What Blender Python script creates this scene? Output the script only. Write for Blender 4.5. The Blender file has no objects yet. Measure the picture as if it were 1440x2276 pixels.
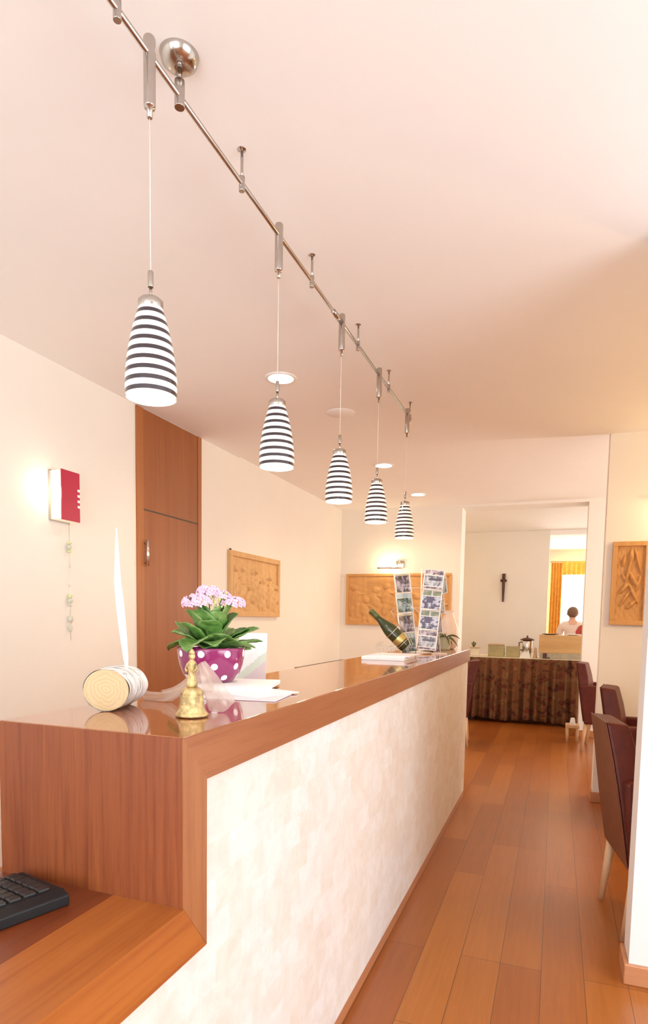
import bpy, bmesh, math, random
from mathutils import Vector, Matrix
random.seed(7)
sc = bpy.context.scene
C = sc.collection
PI = math.pi

# ------------------------------------------------------------ camera
F, PY = 1378.68, 1485.96
yaw, pitch, roll = (math.radians(a) for a in (20.394, -4.630, -0.969))
cam_d = bpy.data.cameras.new('camera')
cam = bpy.data.objects.new('camera', cam_d); C.objects.link(cam)
Mw = Matrix.Rotation(yaw, 3, 'Z') @ Matrix.Rotation(pitch, 3, 'X') @ Matrix.Rotation(roll, 3, 'Y')
r_, f_, u_ = Mw.col[0], Mw.col[1], Mw.col[2]
mw = Matrix.Identity(4)
for i in range(3):
    mw[i][0], mw[i][1], mw[i][2] = r_[i], u_[i], -f_[i]
mw[0][3], mw[1][3], mw[2][3] = 0, 0, 1.30
cam.matrix_world = mw
cam_d.sensor_fit = 'HORIZONTAL'; cam_d.sensor_width = 36.0
cam_d.lens = 36.0 * F / 1440.0
cam_d.shift_y = (PY - 1138.0) / 1440.0
cam_d.clip_start = 0.02
sc.camera = cam

# ------------------------------------------------------------ world, window light, exposure
sc.view_settings.view_transform = 'Standard'
sc.view_settings.look = 'None'
sc.view_settings.gamma = 1.0
sc.view_settings.exposure = -0.12
w = bpy.data.worlds.new('sky'); sc.world = w; w.use_nodes = True
w.node_tree.nodes['Background'].inputs[0].default_value = (0.93, 0.97, 1.0, 1)
w.node_tree.nodes['Background'].inputs[1].default_value = 4.0
sc.cycles.diffuse_bounces = 7
sc.cycles.max_bounces = 12

def area(name, loc, target, sx, sy, power, col):
    d = bpy.data.lights.new(name, 'AREA'); d.shape = 'RECTANGLE'
    d.size, d.size_y, d.energy, d.color = sx, sy, power, col
    o = bpy.data.objects.new(name, d); C.objects.link(o)
    o.location = loc
    o.rotation_euler = (Vector(target) - Vector(loc)).to_track_quat('-Z', 'Y').to_euler()
    return o
def point(name, loc, power, col, r=0.03):
    d = bpy.data.lights.new(name, 'POINT'); d.energy = power; d.color = col; d.shadow_soft_size = r
    o = bpy.data.objects.new(name, d); C.objects.link(o); o.location = loc
    return o
def spot(name, loc, target, power, col, ang=110, blend=.8, r=0.05):
    d = bpy.data.lights.new(name, 'SPOT'); d.energy = power; d.color = col; d.shadow_soft_size = r
    d.spot_size = math.radians(ang); d.spot_blend = blend
    o = bpy.data.objects.new(name, d); C.objects.link(o); o.location = loc
    o.rotation_euler = (Vector(target) - Vector(loc)).to_track_quat('-Z', 'Y').to_euler()
    return o
DAY = (0.84, 0.935, 1.0); WARM = (1.0, 0.70, 0.36)
area('daylight_window_side', (2.80, 0.35, 1.25), (0, 0.9, 2.15), 2.5, 1.9, 92, DAY)
area('daylight_unseen_back', (-0.6, -1.92, 1.40), (-0.6, 1.5, 2.55), 3.0, 1.9, 66, DAY)  # added behind the viewpoint, in a window that is never seen
area('fill_light_nook', (2.93, 6.2, 1.35), (0, 6.2, 1.2), 2.0, 1.5, 62, (1, .88, .72))  # added unseen fill for the nook and the far ceiling
area('daylight_far_window', (0.9, 12.68, 1.5), (0.9, 0, 1.2), 2.6, 1.8, 120, (1, .95, .8))
area('fill_light_breakfast', (2.13, 9.0, 1.5), (0, 9.0, 1.2), 1.6, 1.5, 12, (1, .90, .72))  # added unseen fill for the breakfast room

# ------------------------------------------------------------ node helpers
def newmat(name):
    m = bpy.data.materials.new(name); m.use_nodes = True
    nt = m.node_tree; b = nt.nodes['Principled BSDF']
    return m, nt, b
def N(nt, t, **kw):
    n = nt.nodes.new(t)
    for k, v in kw.items(): setattr(n, k, v)
    return n
def coords(nt, scale=(1, 1, 1), rot=(0, 0, 0), loc=(0, 0, 0)):
    t = N(nt, 'ShaderNodeTexCoord'); mp = N(nt, 'ShaderNodeMapping')
    mp.inputs['Scale'].default_value = scale; mp.inputs['Rotation'].default_value = rot
    mp.inputs['Location'].default_value = loc
    nt.links.new(t.outputs['Object'], mp.inputs['Vector']); return mp.outputs[0]
def noise(nt, vec, scale=5, detail=4, rough=.6, dist=0):
    n = N(nt, 'ShaderNodeTexNoise'); n.inputs['Scale'].default_value = scale
    n.inputs['Detail'].default_value = detail; n.inputs['Roughness'].default_value = rough
    n.inputs['Distortion'].default_value = dist
    nt.links.new(vec, n.inputs['Vector']); return n
def ramp(nt, fac, stops):
    r = N(nt, 'ShaderNodeValToRGB'); e = r.color_ramp.elements
    while len(e) < len(stops): e.new(0.5)
    for i, (p, c) in enumerate(stops):
        e[i].position = p; e[i].color = (*c, 1)
    nt.links.new(fac, r.inputs[0]); return r
def bump(nt, b, h, strength=.2, dist=.01):
    bm_ = N(nt, 'ShaderNodeBump'); bm_.inputs['Strength'].default_value = strength
    bm_.inputs['Distance'].default_value = dist
    nt.links.new(h, bm_.inputs['Height']); nt.links.new(bm_.outputs[0], b.inputs['Normal'])
def mix(nt, fac, a, c, mode='MIX'):
    m = N(nt, 'ShaderNodeMix', data_type='RGBA', blend_type=mode)
    for sock, v in ((m.inputs[0], fac), (m.inputs[6], a), (m.inputs[7], c)):
        if isinstance(v, (int, float)): sock.default_value = v
        elif isinstance(v, tuple): sock.default_value = (*v, 1)
        else: nt.links.new(v, sock)
    return m.outputs[2]

def plain(name, col, rough=.5, metal=0, coat=0, var=.06, vs=8, bs=0, emit=None, es=0, spec=.5):
    m, nt, b = newmat(name)
    v = coords(nt); n = noise(nt, v, vs, 3)
    c1 = tuple(max(0, x * (1 - var)) for x in col); c2 = tuple(min(1, x * (1 + var)) for x in col)
    r = ramp(nt, n.outputs[0], [(.3, c1), (.7, c2)])
    nt.links.new(r.outputs[0], b.inputs['Base Color'])
    b.inputs['Roughness'].default_value = rough; b.inputs['Metallic'].default_value = metal
    b.inputs['Coat Weight'].default_value = coat; b.inputs['Coat Roughness'].default_value = .05
    b.inputs['Specular IOR Level'].default_value = spec
    if bs: bump(nt, b, noise(nt, v, vs * 12, 4).outputs[0], bs, .004)
    if emit: b.inputs['Emission Color'].default_value = (*emit, 1); b.inputs['Emission Strength'].default_value = es
    return m

def wood(name, c1, c2, grain='z', rough=.35, coat=0, fine=1.0, coat_r=.05, var=1.0):
    m, nt, b = newmat(name)
    k = {'x': (1.2, 26, 26), 'y': (26, 1.2, 26), 'z': (26, 26, 1.2)}[grain]
    k2 = {'x': (5, 160, 160), 'y': (160, 5, 160), 'z': (160, 160, 5)}[grain]
    v = coords(nt, tuple(a * fine for a in k)); n1 = noise(nt, v, 1, 5, .6, .6)
    v2 = coords(nt, tuple(a * fine for a in k2)); n2 = noise(nt, v2, 1, 3, .7, .2)
    r = ramp(nt, n1.outputs[0], [(.30, c1), (.5, tuple((a + c) / 2 for a, c in zip(c1, c2))), (.72, c2)])
    r2 = ramp(nt, n2.outputs[0], [(.33, (.70, .54, .42)), (.52, (1, 1, 1))])
    col = mix(nt, .75 * var, r.outputs[0], r2.outputs[0], 'MULTIPLY')
    nt.links.new(col, b.inputs['Base Color'])
    b.inputs['Roughness'].default_value = rough
    b.inputs['Coat Weight'].default_value = coat; b.inputs['Coat Roughness'].default_value = coat_r
    bump(nt, b, n2.outputs[0], .06, .002)
    return m

M = {}
M['wall'] = plain('wall_paint', (.865, .825, .765), .85, var=.015, vs=2, bs=.05)
M['ceiling'] = plain('ceiling_paint', (.955, .94, .915), .9, var=.012, vs=1.5, bs=.04)
M['pier'] = plain('pier_paint', (.78, .76, .745), .85, var=.012, vs=2, bs=.05)
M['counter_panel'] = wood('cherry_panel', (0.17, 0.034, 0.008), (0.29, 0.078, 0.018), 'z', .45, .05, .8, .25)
M['counter_front'] = wood('cherry_edge', (0.2950, 0.0950, 0.0308), (0.3517, 0.1282, 0.0435), 'y', .4, .15, .8, .25, .6)
M['counter_upright'] = wood('cherry_upright', (0.3058, 0.1036, 0.0342), (0.3646, 0.1399, 0.0487), 'z', .4, .15, .8, .25, .6)
M['counter_top'] = wood('cherry_polished', (0.2970, 0.0896, 0.0247), (0.3780, 0.1320, 0.0390), 'y', .12, .55, .5, .02, .4)
M['desk'] = wood('cherry_desk', (0.3283, 0.0883, 0.0143), (0.4136, 0.1279, 0.0223), 'y', .38, .2, .6, .2, .7)
M['desk_dark'] = wood('cherry_desk_dark', (0.1565, 0.0304, 0.0054), (0.2079, 0.0429, 0.0077), 'y', .38, .2, .6, .2, .7)
M['door'] = wood('cupboard_door', (0.2804, 0.0833, 0.0200), (0.3583, 0.1162, 0.0285), 'z', .42, .1, .35, .2, .45)
M['door_frame'] = wood('cupboard_frame', (0.3553, 0.1166, 0.0296), (0.4199, 0.1505, 0.0395), 'z', .42, .1, .35, .2, .45)
M['base'] = wood('skirting', (0.4500, 0.1870, 0.0825), (0.5580, 0.2550, 0.1200), 'x', .4, .2, .5, .2, .4)
M['base_y'] = wood('skirting_side', (0.4000, 0.1540, 0.0660), (0.4960, 0.2100, 0.0960), 'y', .4, .2, .5, .2, .4)
M['carving'] = wood('carved_pine', (.60, .30, .10), (.70, .40, .15), 'z', .6, 0, .35, .2, .3)
M['carving_pale'] = wood('carved_limewood', (.62, .37, .16), (.74, .47, .22), 'z', .6, 0, .35, .2, .35)
M['light_wood'] = wood('beech', (.62, .38, .20), (.74, .50, .30), 'z', .45, .1, .6, .2, .4)
M['board_wood'] = wood('pale_board', (.60, .36, .14), (.72, .46, .20), 'x', .5, .1, .6, .2, .4)
M['nickel'] = plain('brushed_nickel', (.52, .48, .44), .20, 1.0, var=.05, vs=60)
M['steel'] = plain('polished_steel', (.78, .76, .73), .18, 1.0, var=.03)
M['brass'] = plain('aged_brass', (.66, .50, .24), .24, 1.0, var=.45, vs=70, bs=.5)
M['cord'] = plain('clear_cord', (.85, .78, .70), .4)
M['white'] = plain('white_card', (.92, .91, .90), .5, var=.02)
M['paper'] = plain('white_paper', (.94, .93, .93), .6, var=.02)
M['lilac_paper'] = plain('lilac_paper', (.80, .72, .78), .5, var=.04)
M['leather'] = plain('burgundy_leather', (.10, .015, .008), .45, 0, .0, .2, 20, .12, spec=.3)
M['leather_back'] = plain('brown_leather_back', (.17, .055, .028), .45, 0, .0, .15, 20, .12, spec=.3)
M['black'] = plain('black_plastic', (.014, .012, .012), .5, var=.1, spec=.25)
M['key'] = plain('key_plastic', (.022, .019, .019), .4, var=.15, spec=.35)
M['dark'] = plain('dark_strip', (.09, .055, .035), .5)
M['feather'] = plain('white_feather', (.95, .95, .96), .8, var=.02, vs=60, bs=.1)
M['leafpot_dark'] = plain('olive_leaf', (.10, .12, .035), .4, var=.3)
M['soil'] = plain('soil', (.03, .02, .012), .95, var=.4, vs=60, bs=.6)
M['stem'] = plain('green_stem', (.22, .30, .08), .5)
M['petal'] = plain('pink_petal', (.74, .50, .66), .6, var=.18, vs=150)
M['petal_c'] = plain('flower_centre', (.45, .22, .22), .6)
M['bud'] = plain('green_bud', (.62, .66, .25), .5)
M['cream'] = plain('cream_ceramic', (.82, .74, .58), .4)
M['pale_green'] = plain('pale_green_ceramic', (.62, .68, .50), .35)
M['pinkglass'] = plain('blush_ceramic', (.86, .70, .62), .35, coat=.3)
M['gold'] = plain('gold_foil', (.62, .50, .20), .35, .7, var=.12, vs=60)
M['wire'] = plain('silver_wire', (.72, .66, .60), .3, 1.0)
M['whitewire'] = plain('white_wire', (.88, .85, .82), .4)
M['brown'] = plain('dark_brown', (.10, .035, .018), .5)
M['skin'] = plain('skin', (.62, .38, .28), .55)
M['hair'] = plain('brown_hair', (.16, .09, .05), .7, var=.3, vs=60, bs=.4)
M['shirt'] = plain('white_shirt', (.70, .62, .56), .8, var=.05, bs=.2)
M['trousers'] = plain('dark_trousers', (.05, .045, .05), .8)
M['red'] = plain('red_cloth', (.42, .05, .04), .6, var=.2, vs=30)
M['orange_cloth'] = plain('orange_curtain', (.72, .34, .05), .8, var=.12, vs=15)
M['yellow_cloth'] = plain('yellow_valance', (.78, .58, .10), .8, var=.12, vs=15)
M['olive_tray'] = plain('olive_box', (.42, .36, .17), .5, var=.12)
M['greystone'] = plain('grey_shelf_liner', (.45, .40, .30), .6, var=.15, vs=30)
M['tan_shade'] = plain('tan_ceramic', (.55, .38, .22), .5)

def emis(name, col, s):
    m, nt, b = newmat(name); b.inputs['Base Color'].default_value = (*col, 1)
    b.inputs['Emission Color'].default_value = (*col, 1); b.inputs['Emission Strength'].default_value = s
    return m
M['lamp_on'] = emis('lit_lamp', (1, .88, .68), 14)
M['bulb'] = emis('lit_bulb', (1, .86, .62), 18)
M['lamp_side'] = emis('lit_glass', (.9, .80, .60), .55)

def glassm():
    m, nt, b = newmat('window_glass')
    b.inputs['Transmission Weight'].default_value = 1; b.inputs['Roughness'].default_value = 0
    b.inputs['IOR'].default_value = 1.02
    return m
M['glass'] = glassm()
m, nt, b = newmat('frosted_bead_glass')
b.inputs['Base Color'].default_value = (.80, .84, .76, 1); b.inputs['Roughness'].default_value = .2
b.inputs['Transmission Weight'].default_value = .35; M['bead'] = m
M['bead_green'] = plain('green_bead_glass', (.62, .72, .36), .2, coat=.4)

# sheer cloth
def sheer(name, col, op):
    m, nt, b = newmat(name); out = nt.nodes['Material Output']
    tr = N(nt, 'ShaderNodeBsdfTransparent'); tl = N(nt, 'ShaderNodeBsdfTranslucent'); df = N(nt, 'ShaderNodeBsdfDiffuse')
    v = coords(nt); n = noise(nt, v, 260, 2)
    r = ramp(nt, n.outputs[0], [(.3, tuple(x * .92 for x in col)), (.7, col)])
    nt.links.new(r.outputs[0], tl.inputs[0]); nt.links.new(r.outputs[0], df.inputs[0])
    m1 = N(nt, 'ShaderNodeMixShader'); m1.inputs[0].default_value = .5
    nt.links.new(tl.outputs[0], m1.inputs[1]); nt.links.new(df.outputs[0], m1.inputs[2])
    m2 = N(nt, 'ShaderNodeMixShader'); m2.inputs[0].default_value = op
    nt.links.new(tr.outputs[0], m2.inputs[1]); nt.links.new(m1.outputs[0], m2.inputs[2])
    nt.links.new(m2.outputs[0], out.inputs[0]); return m
M['organza'] = sheer('organza_ribbon', (.90, .80, .72), .36)
M['sheer'] = sheer('sheer_curtain', (.96, .96, .96), .45)

# leaf
m, nt, b = newmat('kalanchoe_leaf')
v = coords(nt); n = noise(nt, v, 22, 4)
r = ramp(nt, n.outputs[0], [(.32, (.04, .12, .018)), (.5, (.12, .25, .05)), (.68, (.26, .38, .13))])
nt.links.new(r.outputs[0], b.inputs['Base Color']); b.inputs['Roughness'].default_value = .38
bump(nt, b, n.outputs[0], .25, .004); M['leaf'] = m

# striped glass shade: bands follow height in the shade's own frame (z 0 = rim, .204 = top)
m, nt, b = newmat('striped_glass')
t = N(nt, 'ShaderNodeTexCoord'); s = N(nt, 'ShaderNodeSeparateXYZ'); nt.links.new(t.outputs['Object'], s.inputs[0])
a = N(nt, 'ShaderNodeMath', operation='ADD'); a.inputs[1].default_value = .0015; nt.links.new(s.outputs[2], a.inputs[0])
d = N(nt, 'ShaderNodeMath', operation='DIVIDE'); d.inputs[1].default_value = .0225; nt.links.new(a.outputs[0], d.inputs[0])
fr = N(nt, 'ShaderNodeMath', operation='FRACT'); nt.links.new(d.outputs[0], fr.inputs[0])
g1 = N(nt, 'ShaderNodeMath', operation='GREATER_THAN'); g1.inputs[1].default_value = .18; nt.links.new(fr.outputs[0], g1.inputs[0])
g2 = N(nt, 'ShaderNodeMath', operation='LESS_THAN'); g2.inputs[1].default_value = .62; nt.links.new(fr.outputs[0], g2.inputs[0])
gm = N(nt, 'ShaderNodeMath', operation='MULTIPLY'); nt.links.new(g1.outputs[0], gm.inputs[0]); nt.links.new(g2.outputs[0], gm.inputs[1])
col = mix(nt, gm.outputs[0], (.92, .88, .84), (.035, .022, .028)); nt.links.new(col, b.inputs['Base Color'])
e = mix(nt, gm.outputs[0], (1, .94, .86), (0.0, 0.0, 0.0)); nt.links.new(e, b.inputs['Emission Color'])
b.inputs['Emission Strength'].default_value = .42; b.inputs['Roughness'].default_value = .15
b.inputs['Coat Weight'].default_value = .5; M['shade'] = m
M['shade_in'] = plain('opal_glass_inside', (.90, .87, .82), .4, emit=(1, .93, .80), es=.55)

# polka pot: white dots placed on the pot's own surface
m, nt, b = newmat('purple_glaze')
t = N(nt, 'ShaderNodeTexCoord')
dots = []
for row, (z, offs) in enumerate(((.083, 0.30), (.048, .80), (.016, .30))):
    R_ = (.0953, .0897, .0755)[row]
    for k in range(8):
        a_ = 2 * PI * (k + offs) / 8; dots.append((R_ * math.cos(a_), R_ * math.sin(a_), z))
prev = None
for p in dots:
    vm = N(nt, 'ShaderNodeVectorMath', operation='DISTANCE'); nt.links.new(t.outputs['Object'], vm.inputs[0]); vm.inputs[1].default_value = p
    lt = N(nt, 'ShaderNodeMath', operation='LESS_THAN'); lt.inputs[1].default_value = .0096; nt.links.new(vm.outputs['Value'], lt.inputs[0])
    if prev is None: prev = lt.outputs[0]
    else:
        mx = N(nt, 'ShaderNodeMath', operation='MAXIMUM'); nt.links.new(prev, mx.inputs[0]); nt.links.new(lt.outputs[0], mx.inputs[1]); prev = mx.outputs[0]
col = mix(nt, prev, (.26, .020, .115), (.93, .91, .93)); nt.links.new(col, b.inputs['Base Color'])
b.inputs['Roughness'].default_value = .12; b.inputs['Coat Weight'].default_value = .6; M['pot'] = m

# stone tiles on the counter front (object Y/Z)
m, nt, b = newmat('travertine_mosaic')
v = coords(nt, (1, 1, 1)); sep = N(nt, 'ShaderNodeSeparateXYZ'); nt.links.new(v, sep.inputs[0])
cb = N(nt, 'ShaderNodeCombineXYZ'); nt.links.new(sep.outputs[1], cb.inputs[0]); nt.links.new(sep.outputs[2], cb.inputs[1])
br = N(nt, 'ShaderNodeTexBrick'); nt.links.new(cb.outputs[0], br.inputs['Vector'])
br.inputs['Scale'].default_value = 1; br.inputs['Brick Width'].default_value = .105; br.inputs['Row Height'].default_value = .073
br.inputs['Mortar Size'].default_value = .0012; br.inputs['Mortar Smooth'].default_value = .3; br.inputs['Bias'].default_value = -.25
br.inputs['Color1'].default_value = (.77, .725, .69, 1); br.inputs['Color2'].default_value = (.72, .63, .545, 1); br.inputs['Mortar'].default_value = (.76, .70, .64, 1)
n = noise(nt, v, 16, 6, .7, .5); r = ramp(nt, n.outputs[0], [(.35, (.86, .79, .73)), (.6, (1, 1, 1))])
col = mix(nt, .6, br.outputs[0], r.outputs[0], 'MULTIPLY'); nt.links.new(col, b.inputs['Base Color']); b.inputs['Roughness'].default_value = .5
n3 = noise(nt, v, 90, 5, .7); bump(nt, b, n3.outputs[0], .35, .003); M['tiles'] = m

# floor planks along Y
m, nt, b = newmat('parquet_planks')
v = coords(nt, (1, 1, 1), loc=(0, 0, 0)); sep = N(nt, 'ShaderNodeSeparateXYZ'); nt.links.new(v, sep.inputs[0])
ax = N(nt, 'ShaderNodeMath', operation='ADD'); ax.inputs[1].default_value = 20 * .1475 + .143; nt.links.new(sep.outputs[0], ax.inputs[0])
ay = N(nt, 'ShaderNodeMath', operation='ADD'); ay.inputs[1].default_value = 10 - .67; nt.links.new(sep.outputs[1], ay.inputs[0])
cb = N(nt, 'ShaderNodeCombineXYZ'); nt.links.new(ay.outputs[0], cb.inputs[0]); nt.links.new(ax.outputs[0], cb.inputs[1])
br = N(nt, 'ShaderNodeTexBrick'); nt.links.new(cb.outputs[0], br.inputs['Vector'])
br.inputs['Scale'].default_value = 1; br.inputs['Brick Width'].default_value = 1.3; br.inputs['Row Height'].default_value = .1475
br.offset = .37; br.offset_frequency = 3
br.inputs['Mortar Size'].default_value = .0012; br.inputs['Mortar Smooth'].default_value = .2; br.inputs['Bias'].default_value = .1
br.inputs['Color1'].default_value = (.44, .15, .026, 1); br.inputs['Color2'].default_value = (.32, .09, .015, 1); br.inputs['Mortar'].default_value = (.10, .035, .015, 1)
v2 = coords(nt, (60, 2.5, 60)); n = noise(nt, v2, 1, 5, .65, .5); r = ramp(nt, n.outputs[0], [(.3, (.80, .74, .70)), (.62, (1.0, 1.0, 1.0))])
col = mix(nt, .7, br.outputs[0], r.outputs[0], 'MULTIPLY'); nt.links.new(col, b.inputs['Base Color'])
b.inputs['Roughness'].default_value = .30; b.inputs['Coat Weight'].default_value = .25; b.inputs['Coat Roughness'].default_value = .22
bump(nt, b, n.outputs[0], .03, .002); M['floor'] = m

# floral tapestry skirt
m, nt, b = newmat('floral_tapestry')
v = coords(nt, (1, .3, 1)); n = noise(nt, v, 9, 3, .6, 1.2)
r = ramp(nt, n.outputs[0], [(.30, (.035, .022, .010)), (.42, (.17, .035, .018)), (.50, (.19, .11, .04)), (.58, (.24, .065, .025)), (.68, (.24, .17, .07)), (.8, (.09, .07, .03))])
vo = N(nt, 'ShaderNodeTexVoronoi'); vo.inputs['Scale'].default_value = 11; nt.links.new(v, vo.inputs['Vector'])
r2 = ramp(nt, vo.outputs['Distance'], [(.0, (1.15, .75, .55)), (.45, (.8, .8, .75))])
col = mix(nt, .7, r.outputs[0], r2.outputs[0], 'MULTIPLY'); nt.links.new(col, b.inputs['Base Color']); b.inputs['Roughness'].default_value = .85
M['tapestry'] = m

# birch log
m, nt, b = newmat('birch_bark')
v = coords(nt, (30, 30, 3)); n = noise(nt, v, 1.5, 5, .7)
r = ramp(nt, n.outputs[0], [(.30, (.08, .07, .065)), (.40, (.48, .46, .45)), (.52, (.80, .78, .78))])
nt.links.new(r.outputs[0], b.inputs['Base Color']); b.inputs['Roughness'].default_value = .7; bump(nt, b, n.outputs[0], .5, .004); M['bark'] = m
m, nt, b = newmat('log_endgrain')
v = coords(nt, (1, .02, 1)); wv = N(nt, 'ShaderNodeTexWave', wave_type='RINGS', rings_direction='Y'); wv.inputs['Scale'].default_value = 38
wv.inputs['Distortion'].default_value = 9; wv.inputs['Detail'].default_value = 2; nt.links.new(v, wv.inputs['Vector'])
r = ramp(nt, wv.outputs['Fac'], [(.1, (.55, .38, .20)), (.9, (.61, .44, .25))])
nt.links.new(r.outputs[0], b.inputs['Base Color']); b.inputs['Roughness'].default_value = .7; M['endgrain'] = m

# bottle
m, nt, b = newmat('green_bottle_glass')
b.inputs['Base Color'].default_value = (.035, .05, .012, 1); b.inputs['Roughness'].default_value = .07; b.inputs['Coat Weight'].default_value = .5
M['bottle'] = m

# postcards: printed picture blocks in the card's own frame (x,z)
def postcard_mat(name, kind):
    m, nt, b = newmat(name)
    t = N(nt, 'ShaderNodeTexCoord'); s = N(nt, 'ShaderNodeSeparateXYZ'); nt.links.new(t.outputs['Object'], s.inputs[0])
    def rect(x0, x1, z0, z1):
        outs = []
        for so, op, val in ((0, 'GREATER_THAN', x0), (0, 'LESS_THAN', x1), (2, 'GREATER_THAN', z0), (2, 'LESS_THAN', z1)):
            q = N(nt, 'ShaderNodeMath', operation=op); nt.links.new(s.outputs[so], q.inputs[0]); q.inputs[1].default_value = val; outs.append(q.outputs[0])
        p = outs[0]
        for o in outs[1:]:
            q = N(nt, 'ShaderNodeMath', operation='MULTIPLY'); nt.links.new(p, q.inputs[0]); nt.links.new(o, q.inputs[1]); p = q.outputs[0]
        return p
    v = coords(nt); n1 = noise(nt, v, 24, 2, .5, 1.0); n2 = noise(nt, v, 42, 2, .5, .6)
    base = (.92, .90, .90)
    col = None
    if kind == 'quad':
        green = ramp(nt, n1.outputs[0], [(.4, (.24, .30, .20)), (.6, (.46, .46, .38))]).outputs[0]
        peak = ramp(nt, n2.outputs[0], [(.42, (.10, .09, .16)), (.56, (.62, .66, .82))]).outputs[0]
        col = mix(nt, rect(-.055, -.003, .026, .056), base, green); col = mix(nt, rect(.003, .055, .026, .056), col, green)
        col = mix(nt, rect(-.055, .055, -.056, .021), col, peak)
        col = mix(nt, rect(-.03, .01, -.02, .018), col, (.12, .10, .19))
    elif kind == 'lake':
        pic = ramp(nt, n1.outputs[0], [(.40, (.04, .07, .05)), (.52, (.16, .30, .36)), (.62, (.42, .55, .66))]).outputs[0]
        col = mix(nt, rect(-.055, .055, -.058, .03), base, pic); col = mix(nt, rect(-.055, .055, .032, .058), col, (.50, .66, .74))
    elif kind == 'peak':
        pic = ramp(nt, n1.outputs[0], [(.38, (.06, .05, .05)), (.5, (.24, .22, .30)), (.62, (.56, .54, .66))]).outputs[0]
        col = mix(nt, rect(-.052, .052, -.058, .056), base, pic); col = mix(nt, rect(-.052, .052, .045, .056), col, (.55, .5, .4))
    else:
        pic = ramp(nt, n1.outputs[0], [(.42, (.12, .12, .17)), (.6, (.66, .70, .80))]).outputs[0]
        fl = ramp(nt, n2.outputs[0], [(.42, (.16, .11, .17)), (.6, (.80, .72, .78))]).outputs[0]
        col = mix(nt, rect(-.055, .055, .030, .058), base, fl); col = mix(nt, rect(-.055, .055, -.040, .022), col, pic)
        col = mix(nt, rect(-.03, .045, -.006, .006), col, (.10, .10, .14)); col = mix(nt, rect(-.055, .055, -.058, -.046), col, fl)
    nt.links.new(col, b.inputs['Base Color']); b.inputs['Roughness'].default_value = .3; return m
for k in ('quad', 'lake', 'peak', 'house'): M['card_' + k] = postcard_mat('postcard_' + k, k)

# leaflet
m, nt, b = newmat('leaflet_face')
t = N(nt, 'ShaderNodeTexCoord'); s = N(nt, 'ShaderNodeSeparateXYZ'); nt.links.new(t.outputs['Object'], s.inputs[0])
x2 = N(nt, 'ShaderNodeMath', operation='MULTIPLY'); nt.links.new(s.outputs[0], x2.inputs[0]); x2.inputs[1].default_value = -.85
sm = N(nt, 'ShaderNodeMath', operation='ADD'); nt.links.new(x2.outputs[0], sm.inputs[0]); nt.links.new(s.outputs[2], sm.inputs[1])
v = coords(nt); n = noise(nt, v, 60, 4)
ad = N(nt, 'ShaderNodeMath', operation='MULTIPLY_ADD'); nt.links.new(n.outputs[0], ad.inputs[0]); ad.inputs[1].default_value = .03; nt.links.new(sm.outputs[0], ad.inputs[2])
r = ramp(nt, ad.outputs[0], [(.0, (.72, .60, .62)), (.030, (.68, .74, .64)), (.060, (.90, .91, .91)), (.094, (.96, .96, .96))])  # pinkish at lower right, then a pale green band, white above
r.color_ramp.interpolation = 'CONSTANT'
nt.links.new(r.outputs[0], b.inputs['Base Color']); b.inputs['Roughness'].default_value = .4; M['leaflet'] = m

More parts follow.
